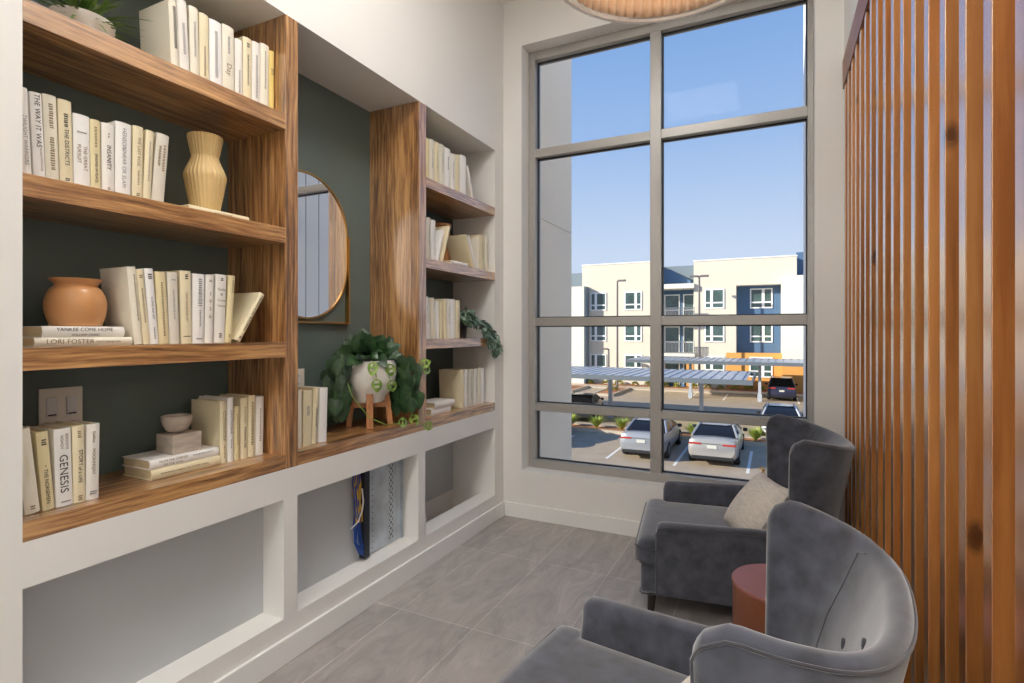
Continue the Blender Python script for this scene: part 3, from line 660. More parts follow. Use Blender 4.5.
for k in range(9):
    tleaf(Vector((rs.uniform(.0, .05), rs.uniform(-.05, .05), .31)), (.25, rs.uniform(-.5, .4), 1), (1, 0, .3), .085, .056, .25)
build('foliage', mb, M['leaf'], bp_, smooth=True, angle=180, recalc=False)
mb = MB(); sm = MB()
vines = [[(.07, -.06, .29), (.092, -.082, .27), (.10, -.075, .22)], [(.09, -.01, .29), (.118, -.022, .26), (.124, -.022, .21)],
         [(.05, .12, .27), (.10, .17, .25), (.14, .21, .24)], [(.05, .13, .12), (.12, .15, .03), (.165, .17, -.015), (.175, .20, -.035)],
         [(-.02, -.14, .25), (.04, -.155, .15), (.10, -.12, .06), (.12, -.04, .02), (.125, .05, .012)]]
for v in vines:
    sm.tube(v, .0022, 6)
for b0, d in [((.094, -.086, .285), (.1, -.3, -1)), ((.102, -.078, .215), (.0, .1, -.8)), ((.121, -.022, .275), (.1, .3, -1)), ((.127, -.022, .205), (.0, .4, -.8)), ((.13, .185, .255), (.3, .5, .2)), ((.135, .20, .24), (.2, 1, -.25)), ((.165, .17, -.005), (.3, .9, -.5)), ((.13, .03, .02), (.2, 1, -.15)), ((.12, .14, .04), (.3, .3, -1))]:
    leaf(mb, b0, d, (.65, -.75, .2), .062, .044, .15, holes=True)
build('stem', sm, M['stem'], bp_, smooth=True)
build('bright_leaves', mb, M['leafb'], bp_, smooth=True, angle=180, recalc=False)['label'] = 'pale green leaves with slots'
# trailing plant on the third window-side shelf
tp = thing('trailing_plant', 'small-leafed plant trailing over the third window-side shelf edge', 'plant', (-2.06, 3.36, 1.404))
build('pot', MB().lathe([(.001, 0), (.05, 0), (.06, .09), (.055, .09), (.001, .08)], 32), M['darkleg'], tp, smooth=True, angle=50)
mb = MB(); sm = MB(); rs = random.Random(21)
def vine(pts, per=3, L=.046, W=.028):
    P = [Vector(p) for p in pts]; sm.tube(P, .002, 5)
    for i in range(len(P)-1):
        for q in range(per*2):
            t = (q+rs.random())/(per*2); b0 = P[i].lerp(P[i+1], t)
            d = (P[i+1]-P[i]).normalized()+Vector((rs.uniform(-1, 1), rs.uniform(-1, 1), rs.uniform(-.6, .8)))
            leaf(mb, b0, d, (rs.uniform(0, 1), rs.uniform(-1, 1), 1), L*rs.uniform(.8, 1.3), W*rs.uniform(.8, 1.2), .2, n=4)
for k in range(12):
    a = -1.1+2.2*k/11; r1 = rs.uniform(.08, .14)
    vine([(0, 0, .09), (math.cos(a)*r1*.6, math.sin(a)*r1, .16+rs.uniform(0, .04)), (math.cos(a)*r1, math.sin(a)*r1*1.3+.02, .08+rs.uniform(0, .06))], 4)
for k in range(7):
    y = .04*k
    vine([(.02, .02, .10), (.07, .06+y*.4, .13), (.12, .12+y*.5, .085), (.15, .15+y*.7, .02), (.155, .17+y*.7, -.05), (.16, .18+y*.65, -.10-.03*rs.random())][:6 if k > 2 else 5], 4)
build('stem', sm, M['stem'], tp, smooth=True)
build('foliage', mb, M['leaft'], tp, smooth=True, angle=180, recalc=False)
# ------------------------------------------------------------------ pendant lamp
import cmath
LZ = 2.9; LC = (-.372, 2.125); LR = .468
lp = thing('pendant_lamp', 'round pendant lamp with pleated beige shade hanging before the window', 'lamp', (LC[0], LC[1], LZ))
NP = 64; rows = []
def ringp(r, z, amp, n=NP*6): return [Vector(((r+amp*math.cos(NP*2*PI*j/n))*math.cos(2*PI*j/n), (r+amp*math.cos(NP*2*PI*j/n))*math.sin(2*PI*j/n), z+amp*.6*math.cos(NP*2*PI*j/n))) for j in range(n)]
mb = MB(); mb.grid([ringp(LR-.03, .012, .013), ringp(LR-.034, .06, .013), ringp(LR-.10, .20, .008), ringp(LR-.2, .30, .006), ringp(.08, .34, .001)], closed_v=True)
o = build('lamp_shade', mb, M['shade'], lp, smooth=True, angle=180, recalc=False)
so = o.modifiers.new('s', 'SOLIDIFY'); so.thickness = .003
n = 96; prof = [(LR, 0), (LR+.004, .0), (LR+.004, .012), (LR, .012)]
mb = MB(); vs_ = [(r*math.cos(2*PI*j/n), r*math.sin(2*PI*j/n), z) for (r, z) in [(LR-.018, 0), (LR, 0), (LR, .014), (LR-.018, .014)] for j in range(n)]
mb.add(vs_, [(k*n+j, k*n+(j+1) % n, ((k+1) % 4)*n+(j+1) % n, ((k+1) % 4)*n+j) for k in range(4) for j in range(n)])
build('shade_rim', mb, M['shade_rim'], lp, smooth=True, angle=40)
build('cord', MB().tube([(0, 0, .34), (0, 0, ZC-LZ-.02)], .005, 8), M['shade_rim'], lp, smooth=True)
build('ceiling_canopy', MB().lathe([(.06, ZC-LZ-.025), (.06, ZC-LZ)], 32), M['shade_rim'], lp, smooth=True, angle=40)
build('bulb', MB().lathe(interp([(.001, .16), (.03, .175), (.04, .21), (.02, .26), (.015, .33)]), 24), M['lampbulb'], lp, smooth=True)
# glowing fill panels added overhead, out of view, to brighten the room
for k, (x, y, lab) in enumerate([(-.75, 1.65, 'added square fill light panel above the near armchair'), (-.75, -1.3, 'added square fill light panel behind the camera'), (-.75, -2.45, 'added square fill light panel near the rear wall')]):
    t = thing('fill_panel', lab, 'light', (x, y, ZC), group='added fill light panels')
    boxobj('panel_backing', -.42, .42, -.42, .42, -.03, 0, M['shade_rim'], t, bevel=.003)
    boxobj('glow_face', -.40, .40, -.40, .40, -.034, -.0301, M['fill_glow'], t)
# ------------------------------------------------------------------ armchairs
def shell_plan(n, z, off=0.0):
    """list of (x,y,s) along the U from one wing tip (y<0) to the other"""
    k = max(0, min(1, (z-.15)/.78))
    Wd = .36+.055*k; D = .16+.16*k; xf = -.30; out = []
    for i in range(n):
        s = -1+2*i/(n-1)
        a = s*PI/2
        y = Wd*math.copysign(abs(math.sin(a))**.80, s); x = xf-D*abs(math.cos(a))**.72
        if abs(s) > .75: y += math.copysign((abs(s)-.75)*.07*k, s)
        out.append((x, y, s))
    return out
def make_chair(label, loc, a, group):
    rt = thing('armchair', label, 'armchair', (loc[0], loc[1], 0), PI-a, group)
    V = M['velvet']
    # legs
    for (x, y, sx, sy) in ((.34, .345, 1, 1), (.34, -.345, 1, -1), (-.36, .30, -1, 1), (-.36, -.30, -1, -1)):
        build('leg', MB().tube([(x, y, .15), (x+.012*sx, y+.008*sy, .0)], [.024, .014], 14), M['darkleg'], rt, smooth=True, angle=50)
    # seat base
    def rbox(x0, x1, y0, y1, z0, z1, nm, r=.02, mm=V, zb=0, seg=4):
        b = MB(); b.box(x0, x1, y0, y1, z0, z1)
        if zb: b.v = [(x, y, z+(zb if (x < 0 and z == z0) else 0)) for x, y, z in b.v]
        return build(nm, b, mm, rt, bevel=r, seg=seg)
    rbox(-.44, .40, -.375, .375, .125, .30, 'seat_base', .022, zb=.03)
    # T cushion with crown
    cz0, cz1 = .285, .397
    out = [(.40, -.385), (.40, .385), (.315, .385), (.30, .345), (-.40, .335), (-.40, -.335), (.30, -.345), (.315, -.385)]
    rows = []; N = 16; T = 28
    def halfw(x): return .383 if x > .325 else (.335 if x < .305 else .335+.048*(x-.305)/.02)
    xs = [.425-.82*(i/T)**1.0 for i in range(T+1)]
    xs = sorted(set(xs+[.33, .32, .31, .30]), reverse=True)
    topg = []; botg = []
    for x in xs:
        ed = min((.425-x)/.05, 1); hw = halfw(x)-(.03*(1-ed)**2)
        r1 = []; r2 = []
        for j in range(N+1):
            v = -1+2*j/N; y = hw*math.copysign(1-(1-abs(v))**1.6, v)
            e = min((hw-abs(y))/.05, 1); rnd = math.sqrt(max(0, 1-(1-e)**2))*math.sqrt(max(0, 1-(1-ed)**2))
            crown = .018*(1-(y/hw)**2)*(1-((x-.05)/.45)**2)
            r1.append(Vector((x, y, cz1-.035+.035*rnd+crown*rnd))); r2.append(Vector((x, y, cz0)))
        topg.append(r1); botg.append(r2)
    mb = MB(); mb.grid(topg); nt0 = len(topg[0]); k = len(topg); o = len(mb.v)
    mb.grid(botg)
    loop = [i*nt0 for i in range(k)]+[(k-1)*nt0+j for j in range(1, nt0)]+[i*nt0+nt0-1 for i in range(k-2, -1, -1)]+[j for j in range(nt0-2, 0, -1)]
    mb.f += [(loop[i], loop[(i+1) % len(loop)], loop[(i+1) % len(loop)]+o, loop[i]+o) for i in range(len(loop))]; mb.m += [0]*len(loop)
    build('seat_cushion', mb, V, rt, smooth=True, angle=75)
    # cushion piping
    lp_ = [mb.v[i] for i in loop]
    lp_ = [(p[0]*1.002, p[1]*1.003, p[2]) for p in lp_][:-1]
    fr_ = [p for p in lp_ if p[0] > .30]
    build('piping', MB().tube(lp_, .0045, 6, closed=True), M['velvet_dark'], rt, smooth=True)
    build('piping', MB().tube([(.20, -.381, .287), (.402, -.381, .287), (.408, -.36, .287), (.408, .36, .287), (.402, .381, .287), (.20, .381, .287)], .004, 6), M['velvet_dark'], rt, smooth=True)
    build('piping', MB().tube([(-.42, -.377, .155), (.388, -.377, .128), (.401, -.36, .128), (.401, .36, .128), (.388, .377, .128), (-.42, .377, .155)], .004, 6), M['velvet_dark'], rt, smooth=True)
    # arms
    for s in (-1, 1):
        sec = []
        for (x, zt_, t) in ((.318, .470, .058), (.312, .492, .064), (.295, .503, .066), (.26, .505, .066), (.0, .512, .064), (-.25, .52, .062), (-.40, .52, .06)):
            yo0, yo1 = .380, .425; r = t/2; ring = []
            ring.append(Vector((x-.0, s*yo0, .13))); ring.append(Vector((x+(.0 if x < .31 else .004), s*(yo0+.2*(yo1-yo0)), .25))); ring.append(Vector((x, s*(yo1-.004), zt_-.05)))
            for q in range(7):
                an = PI*q/6; ring.append(Vector((x, s*(yo1-r+r*math.cos(an)), zt_-.016+.016*math.sin(an) if 1 else 0)))
            ring.append(Vector((x, s*(yo1-t-.002), zt_-.05))); ring.append(Vector((x, s*(yo0-t-.0), .25))); ring.append(Vector((x, s*(yo0-t), .13)))
            sec.append(ring)
        b = MB(); b.grid(sec, closed_v=True); m_ = len(sec[0]); b.f += [tuple(range(m_)), tuple(range((len(sec)-1)*m_, len(sec)*m_))]; b.m += [0, 0]
        build('arm', b, V, rt, smooth=True, angle=45)
        pp = [(x, s*(.427), z) for x, z in ((-.36, .503), (0, .497), (.26, .488))]+[(.305, s*.424, .478), (.319, s*.418, .45), (.321, s*.395, .28), (.319, s*.383, .14)]
        build('piping', MB().tube(pp, .0042, 6), M['velvet_dark'], rt, smooth=True)
    # winged back shell
    n = 61; tt = .05
    def ztop(s, fe):
        z = .905+.058*abs(s)**2.2; r = .085
        if fe < r: z -= r-math.sqrt(max(0, r*r-(r-fe)**2))
        return z
    base = shell_plan(n, .9); xs_ = base[n//2][0]
    rings = []
    top = shell_plan(n, .93)
    # arc length from front edge for each index
    acc = [0]
    for i in range(1, n): acc.append(acc[-1]+math.hypot(top[i][0]-top[i-1][0], top[i][1]-top[i-1][1]))
    tot = acc[-1]
    extra = [(-.022, .22), (-.019, .55), (-.012, .83), (-.005, .97)]
    seq = [(0, -e[0], e[1]) for e in extra]+[(i, 0, 1) for i in range(n)]+[(n-1, -e[0], e[1]) for e in extra[::-1]]
    def prof(i, fwd, ths):
        s = top[i][2]; i0 = max(0, i-1); i1 = min(n-1, i+1)
        fe = min(acc[i], tot-acc[i])+.022-fwd; zt_ = ztop(s, fe)
        tx, ty = top[i1][0]-top[i0][0], top[i1][1]-top[i0][1]; l = math.hypot(tx, ty); nx, ny = ty/l, -tx/l     # outward?
        if nx*(top[i][0]+.25)+ny*top[i][1] < 0: nx, ny = -nx, -ny
        res = []
        def pt(z, dep):
            x, y, _ = shell_plan_cache(z)[i]
            return Vector((x+fwd-nx*dep, y-ny*dep, z))
        cen = tt/2
        zs = [.16+(zt_-.03-.16)*q/8 for q in range(9)]
        for z in zs: res.append(pt(z, cen-cen*ths))
        for q in range(1, 8):
            an = PI*q/8; res.append(pt(zt_-.03+.03*math.sin(an), cen-cen*ths*math.cos(an)))
        pad = (1-abs(s)**3)
        for z in reversed(zs):
            k = (zt_-.03-z)/.6; extra_t = (.06*pad*math.sin(min(1, k*1.2)*PI/2))*(ths)
            res.append(pt(z, cen+cen*ths+extra_t))
        return res
    cache = {}
    def shell_plan_cache(z):
        q = round(z, 4)
        if q not in cache: cache[q] = shell_plan(n, z)
        return cache[q]
    allr = [prof(*q) for q in seq]
    b = MB(); b.grid(allr, closed_v=True); m_ = len(allr[0]); b.f += [tuple(range(m_)), tuple(range((len(allr)-1)*m_, len(allr)*m_))]; b.m += [0, 0]
    build('wing_back', b, V, rt, smooth=True, angle=80)
    # piping along outer rim edge and down the wing fronts
    rim = [r_[9] for r_ in allr[2:-2]]
    front0 = [allr[1][q] for q in range(2, 10)]; front1 = [allr[-2][q] for q in range(9, 1, -1)]
    build('piping', MB().tube([p+(p-Vector((-.3, 0, p.z))).normalized()*.001 for p in front0+rim+front1], .0036, 7), M['velvet_dark'], rt, smooth=True)
    # inner seams between wing and back
    for sg in (1, -1):
        pts = []
        for q in range(15, m_-2):
            u = (q-15)/(m_-18); ii = int(round(18-11*u)); ii = ii+4 if sg > 0 else n+3-ii
            pts.append(allr[ii][q])
        build('seam', MB().tube(pts, .0022, 6), M['velvet_dark'], rt, smooth=True)
    # tuft buttons
    for ly, zz_ in ((0, .80), (0, .68), (.16, .74), (-.16, .74)):
        if 1:
            best = min((p for r_ in allr for p in r_[16:]), key=lambda p: abs(p.y-ly)*2+abs(p.z-zz_))
            build('button', MB().lathe(interp([(.001, -.008), (.012, -.006), (.015, 0), (.012, .004), (.001, .006)]), 16), M['velvet_dark'], rt, smooth=True).matrix_local = Matrix.Translation(best) @ Matrix.Rotation(PI/2, 4, 'Y')
    return rt
make_chair('blue grey velvet wing armchair beside the window', (-.262, 3.168), R(-7.5), 'pair of wing armchairs')
make_chair('grey velvet wing armchair in the foreground, seen from behind its near wing', (-.347, 1.428), R(8), 'pair of wing armchairs')
# pillows
def pillow(label, loc, rot, S=.40, T=.11):
    rt = thing('pillow', label, 'pillow', loc, group='woven pillows with tassels'); rt.rotation_euler = rot
    n = 20
    def P(u, v, sg):
        e = max(0, (1-u*u)*(1-v*v))**.42
        k = 1-.07*(1-abs(u))*abs(v)**6-0; x = u*S/2*(1-.06*(1-v*v)); z = v*S/2*(1-.06*(1-u*u))
        return Vector((sg*T/2*e, x, z))
    g1 = [[P(-1+2*i/n, -1+2*j/n, 1) for j in range(n+1)] for i in range(n+1)]; g2 = [[P(-1+2*i/n, -1+2*j/n, -1) for j in range(n+1)] for i in range(n+1)]
    mb = MB(); mb.grid(g1); mb.grid(g2); o = build('pillow_cover', mb, M['pillow'], rt, smooth=True, angle=180)
    for (cy, cz) in ((1, 1), (-1, 1), (1, -1), (-1, -1)):
        b = MB(); rs = random.Random(int(cy*3+cz+9)); c0 = Vector((0, cy*S/2*.99, cz*S/2*.99))
        b.tube([c0, c0+Vector((0, cy*.012, cz*.012))], .006, 6)
        for k in range(22):
            d = Vector((rs.uniform(-.7, .7), cy*rs.uniform(.3, 1), cz*rs.uniform(.3, 1)-.2)).normalized()
            b.tube([c0+Vector((0, cy*.010, cz*.010)), c0+Vector((0, cy*.012, cz*.012))+d*.02, c0+d*.038+Vector((0, 0, -.008))], .0018, 4)
        build('tassel', b, M['jute'], rt, smooth=True)
    return rt
pillow('oatmeal pillow with tassels leaning on the back of the window-side armchair', (-.085, 3.10, .532), (0, R(38), R(24)), .35, .16)
pillow('oatmeal pillow with tassels half hidden in the foreground armchair', (-.17, 1.29, .545), (0, R(34), R(-9)), .33, .14)
# round side table
tb = thing('side_table', 'round drum side table of reddish brown leather between the armchairs', 'table', (.03, 2.35, 0))
build('drum', MB().lathe([(.001, .0), (.176, .0), (.18, .006), (.18, .456), (.001, .456)], 72), M['leather'], tb, smooth=True, angle=40)
build('table_top', MB().lathe([(.001, .456), (.181, .456), (.183, .460), (.183, .466), (.180, .47), (.001, .47)], 72), M['tabletop'], tb, smooth=True, angle=40)
# ------------------------------------------------------------------ outdoors
G = -3.6
def ground(name, x0, x1, y0, y1, z1, m): return sbox(name, x0, x1, y0, y1, z1-.15, z1, m)
ground('ground_parking_lot', -70, 60, 4.3, 120, G, M['asphalt'])
ground('ground_planting_bed', -11.6, 9, 26.35, 27.4, G+.10, M['mulch'])
mb = MB(); mb.box(-11.7, 9, 26.2, 26.35, G, G+.15); mb.box(-11.7, 9, 27.4, 27.55, G, G+.15); mb.box(-11.75, -11.6, 26.2, 27.55, G, G+.15)
struct(build('trim_kerb_near', mb, M['concrete']))
ground('ground_walk_middle', -14, 9, 27.55, 28.6, G+.02, M['concrete'])
ground('ground_pavement_far', -30, 30, 46.8, 48.6, G+.12, M['concrete'])
ground('ground_mulch_far', -30, 30, 48.6, 50, G+.14, M['mulch'])
# planted islands at left
for (x0, x1, y0, y1) in ((-18.0, -15.2, 42.6, 47.0), (-12.8, -11.4, 41.4, 46.8)):
    struct(build('ground_island', MB().box(x0, x1, y0, y1, G, G+.16), [M['mulch']], bevel=0)); mb = MB()
    mb.box(x0-.15, x0, y0-.15, y1, G, G+.2); mb.box(x1, x1+.15, y0-.15, y1, G, G+.2); mb.box(x0, x1, y0-.15, y0, G, G+.2)
    struct(build('trim_island_kerb', mb, M['concrete']))
# parking lines
lines = [(x, 21.0, 24.9) for x in (-8.75, -6.0, -3.39, -.84, 1.75)]+[(x, 42.7, 46.7) for x in (-8.2, -5.75, -3.35, -.92, 1.6)]
mb = MB()
for x, y0, y1 in lines: mb.box(x-.055, x+.055, y0, y1, G, G+.006)
struct(build('trim_parking_lines', mb, M['paint']))
# wing walls of this building beside the window
mb = MB(); mb.box(-2.3, -1.86, YW+.301, 5.227, G, 2.449); mb.box(-2.3, -1.86, YW+.301, 5.227, 2.457, 9); mb.box(-2.3, -1.868, YW+.301, 5.22, 2.449, 2.457)
struct(build('wall_wing_left', mb, M['panel']))
sbox('wall_wing_right', .2295, .7, YW+.301, 5.27, G, 9, M['boards'])
sbox('wall_lower_storey', -2.3, .7, YW+.10, YW+.30, G, -.25, M['panel'])
# apartment building
FYB = 50
ab = thing('apartment_building', 'cream and white three-storey apartment block with navy recess across the parking lot', 'building', (-7, FYB, G))
def W(name, x0, x1, y0, y1, z0, z1, m): return child(boxobj(name, x0, x1, y0, y1, z0, z1, m), ab)
W('wall_block', -16.7, -9.75, FYB, FYB+9, G, 7.83, M['stucco'])
W('wall_block', -6.38, -2.91, FYB, FYB+9, G, 7.66, M['stucco'])
W('wall_block', -2.91, .54, FYB, FYB+9, 5.42, 7.66, M['stucco'])
W('wall_block', .54, 1.70, FYB, FYB+9, G, 7.66, M['stucco'])
W('recess_wall', -2.91, .54, FYB+1.1, FYB+9, G, 5.42, M['navy'])
W('white_bay', .62, 12, FYB-1.0, FYB, G+2.35, 6.0, M['stuccow'])
W('white_bay_base', .62, 12, FYB-1.02, FYB, G, G+2.35, M['orange'])
W('wall_block', 1.70, 14, FYB+1, FYB+9, G, 8.1, M['navy'])
W('white_bay', -26, -16.12, FYB-1.2, FYB+1, G, 5.75, M['stuccow'])
W('shaded_return', -16.12, -16.02, FYB-1.15, FYB, G, 5.75, M['slate'])  # shadow side of the white bay, shade given as a darker grey sheet
W('roof_storey', -30, -16.7, FYB+3, FYB+9, G, 7.5, M['slate'])
W('roof_storey', -9.75, -6.38, FYB+3.5, FYB+9, 5.7, 7.75, M['slate'])
rf = MB(); rf.add([(-9.75, FYB+2, 5.7), (-6.9, FYB+2, 5.7), (-6.9, FYB+2, 6.15), (-8.7, FYB+2, 7.3), (-9.75, FYB+2, 7.3)]+[(-9.75, FYB+3.4, 5.7), (-6.9, FYB+3.4, 5.7), (-6.9, FYB+3.4, 6.15), (-8.7, FYB+3.4, 7.3), (-9.75, FYB+3.4, 7.3)], [(0, 1, 2, 3, 4), (9, 8, 7, 6, 5)]+[(i, (i+1) % 5, (i+1) % 5+5, i+5) for i in range(5)])
child(build('gable', rf, M['navy']), ab)
W('balcony_back_wall', -9.75, -6.38, FYB+1.6, FYB+9, G, 5.7, M['navy'])
W('balcony_roof', -9.85, -6.3, FYB-.5, FYB+3.4, 5.3, 5.72, M['stuccow'])
W('parapet_cap', -16.75, -9.7, FYB-.06, FYB+.3, 7.83, 7.93, M['wframe'])
W('parapet_cap', -6.43, 1.75, FYB-.06, FYB+.3, 7.66, 7.76, M['wframe'])
for z in (2.45, -.5):
    W('balcony_slab', -9.85, -6.2, FYB-.9, FYB+1.6, z-.22, z+.05, M['stuccow'])
    b = MB()
    for i in range(30): b.box(-9.75+i*.12, -9.70+i*.12, FYB-.85, FYB-.82, z+.05, z+1.1)
    b.box(-9.8, -6.2, FYB-.87, FYB-.8, z+1.08, z+1.14)
    child(build('balcony_railing', b, M['rails']), ab)
for (x0, x1, z0, z1, m) in [(-7.0, -6.38, G, -.6, 'orange'), (-3.7, -2.91, G, -.35, 'orange'), (-2.91, .54, G, -.35, 'orange'), (.54, .62, G, -.35, 'orange')]:
    W('base_panel', x0, x1, FYB-.04, FYB+.0 if x0 != -2.91 else FYB+1.12, z0, z1, M[m])
def bwin(x0, x1, z0, z1, y=FYB, split=.5, par=ab):
    f = MB(); t = .11; xm = x0+(x1-x0)*split; zl = z0+(z1-z0)*.27
    for b in [(x0-t, x0, z0-t, z1+t), (x1, x1+t, z0-t, z1+t), (x0, x1, z1, z1+t), (x0, x1, z0-t, z0), (xm-.11, xm+.11, z0, z1), (x0, xm-.11, zl-.06, zl+.06), (xm+.11, x1, zl-.06, zl+.06)]:
        f.box(b[0], b[1], y-.08, y+.02, b[2], b[3])
    w = child(build('window', f, M['wframe']), par)
    p = boxobj('pane', x0, x1, y-.03, y+.0, z0, z1, M['wglass']); p.parent = w
for r_ in range(3):
    z1 = 5.08-2.93*r_; z0 = z1-1.5
    bwin(-15.75, -14.4, z0, z1, split=.32); bwin(-12.45, -11.05, z0, z1, split=.68)
    bwin(-5.35, -3.95, z0, z1, split=.34); bwin(-1.75, -.2, z0, z1, FYB+1.1 if r_ < 2 else FYB-.04, split=.6)
for z in (2.5, -.45, -3.4):
    for (x0, x1) in ((-9.1, -7.9), (-7.4, -6.6)):
        f = MB(); f.box(x0-.1, x0, FYB+1.5, FYB+1.62, z, z+2.4); f.box(x1, x1+.1, FYB+1.5, FYB+1.62, z, z+2.4); f.box(x0, x1, FYB+1.5, FYB+1.62, z+2.3, z+2.4); f.box(x0, x1, FYB+1.5, FYB+1.62, z+.9, z+1.0)
        w = child(build('balcony_door', f, M['wframe']), ab); p = boxobj('pane', x0, x1, FYB+1.55, FYB+1.6, z, z+2.3, M['wglass']); p.parent = w
# carports
def carport(label, x0, x1, y0, y1, z, cols, yc):
    t = thing('carport', label, 'carport', ((x0+x1)/2, yc, G), group='steel carports')
    f = MB(); w = .5; n = int((x1-x0)/w)
    for i in range(n):
        a = x0+i*w; f.box(a, a+w*.62, y0, y1, z, z+.05); f.box(a+w*.62, a+w, y0, y1, z, z+.012)
    child(build('roof', f, M['cp']), t)
    child(build('fascia', MB().box(x0, x1, y0-.06, y0, z-.18, z+.06).box(x0, x1, y1, y1+.06, z-.18, z+.06).box(x1, x1+.06, y0-.06, y1+.06, z-.18, z+.06), M['cpd']), t)
    for c in cols:
        child(build('column', MB().box(c-.1, c+.1, yc-.11, yc+.11, G, z-.2).box(c-.15, c+.15, yc-.15, yc+.15, G, G+.5), M['cp']), t)
        child(boxobj('beam', c-.09, c+.09, y0, y1, z-.2, z, M['cpd']), t)
carport('long steel carport nearer to the window, ending before the far parked cars', -24.2, -.96, 28.1, 34.4, -.92, (-18, -13, -8.62, -3.55), 31.0)
carport('steel carport farther back, close to the apartment block', -10.2, 12, 41.2, 46.8, -.72, (-5.75, -.92, 5.1), 43.2)
# street lamps
def slamp(label, x, y, ztop_, heads):
    t = thing('street_lamp', label, 'street lamp', (x, y, G), group='parking lot lamps')
    build('pole', MB().tube([(0, 0, 0), (0, 0, ztop_-G)], [.10, .075], 10), M['pole'], t, smooth=True, angle=50)
    for s in heads: build('lamp_head', MB().box(.06*s if s > 0 else -.75, .75 if s > 0 else -.06, -.15, .15, ztop_-G-.08, ztop_-G+.08, Matrix.Translation((0, 0, 0)) @ Matrix.Rotation(0, 4, 'Y')), M['pole'], t, bevel=.02)
slamp('tall parking lot lamp in front of the left cream block', -12.55, 47.4, 6.0, (1,))
slamp('tall parking lot lamp in front of the balconies, right of the mullion', -5.6, 47.4, 6.1, (1, -1))
slamp('short slim lamp before the ground floor windows of the left block', -13.4, 47.6, -.1, (-1,))
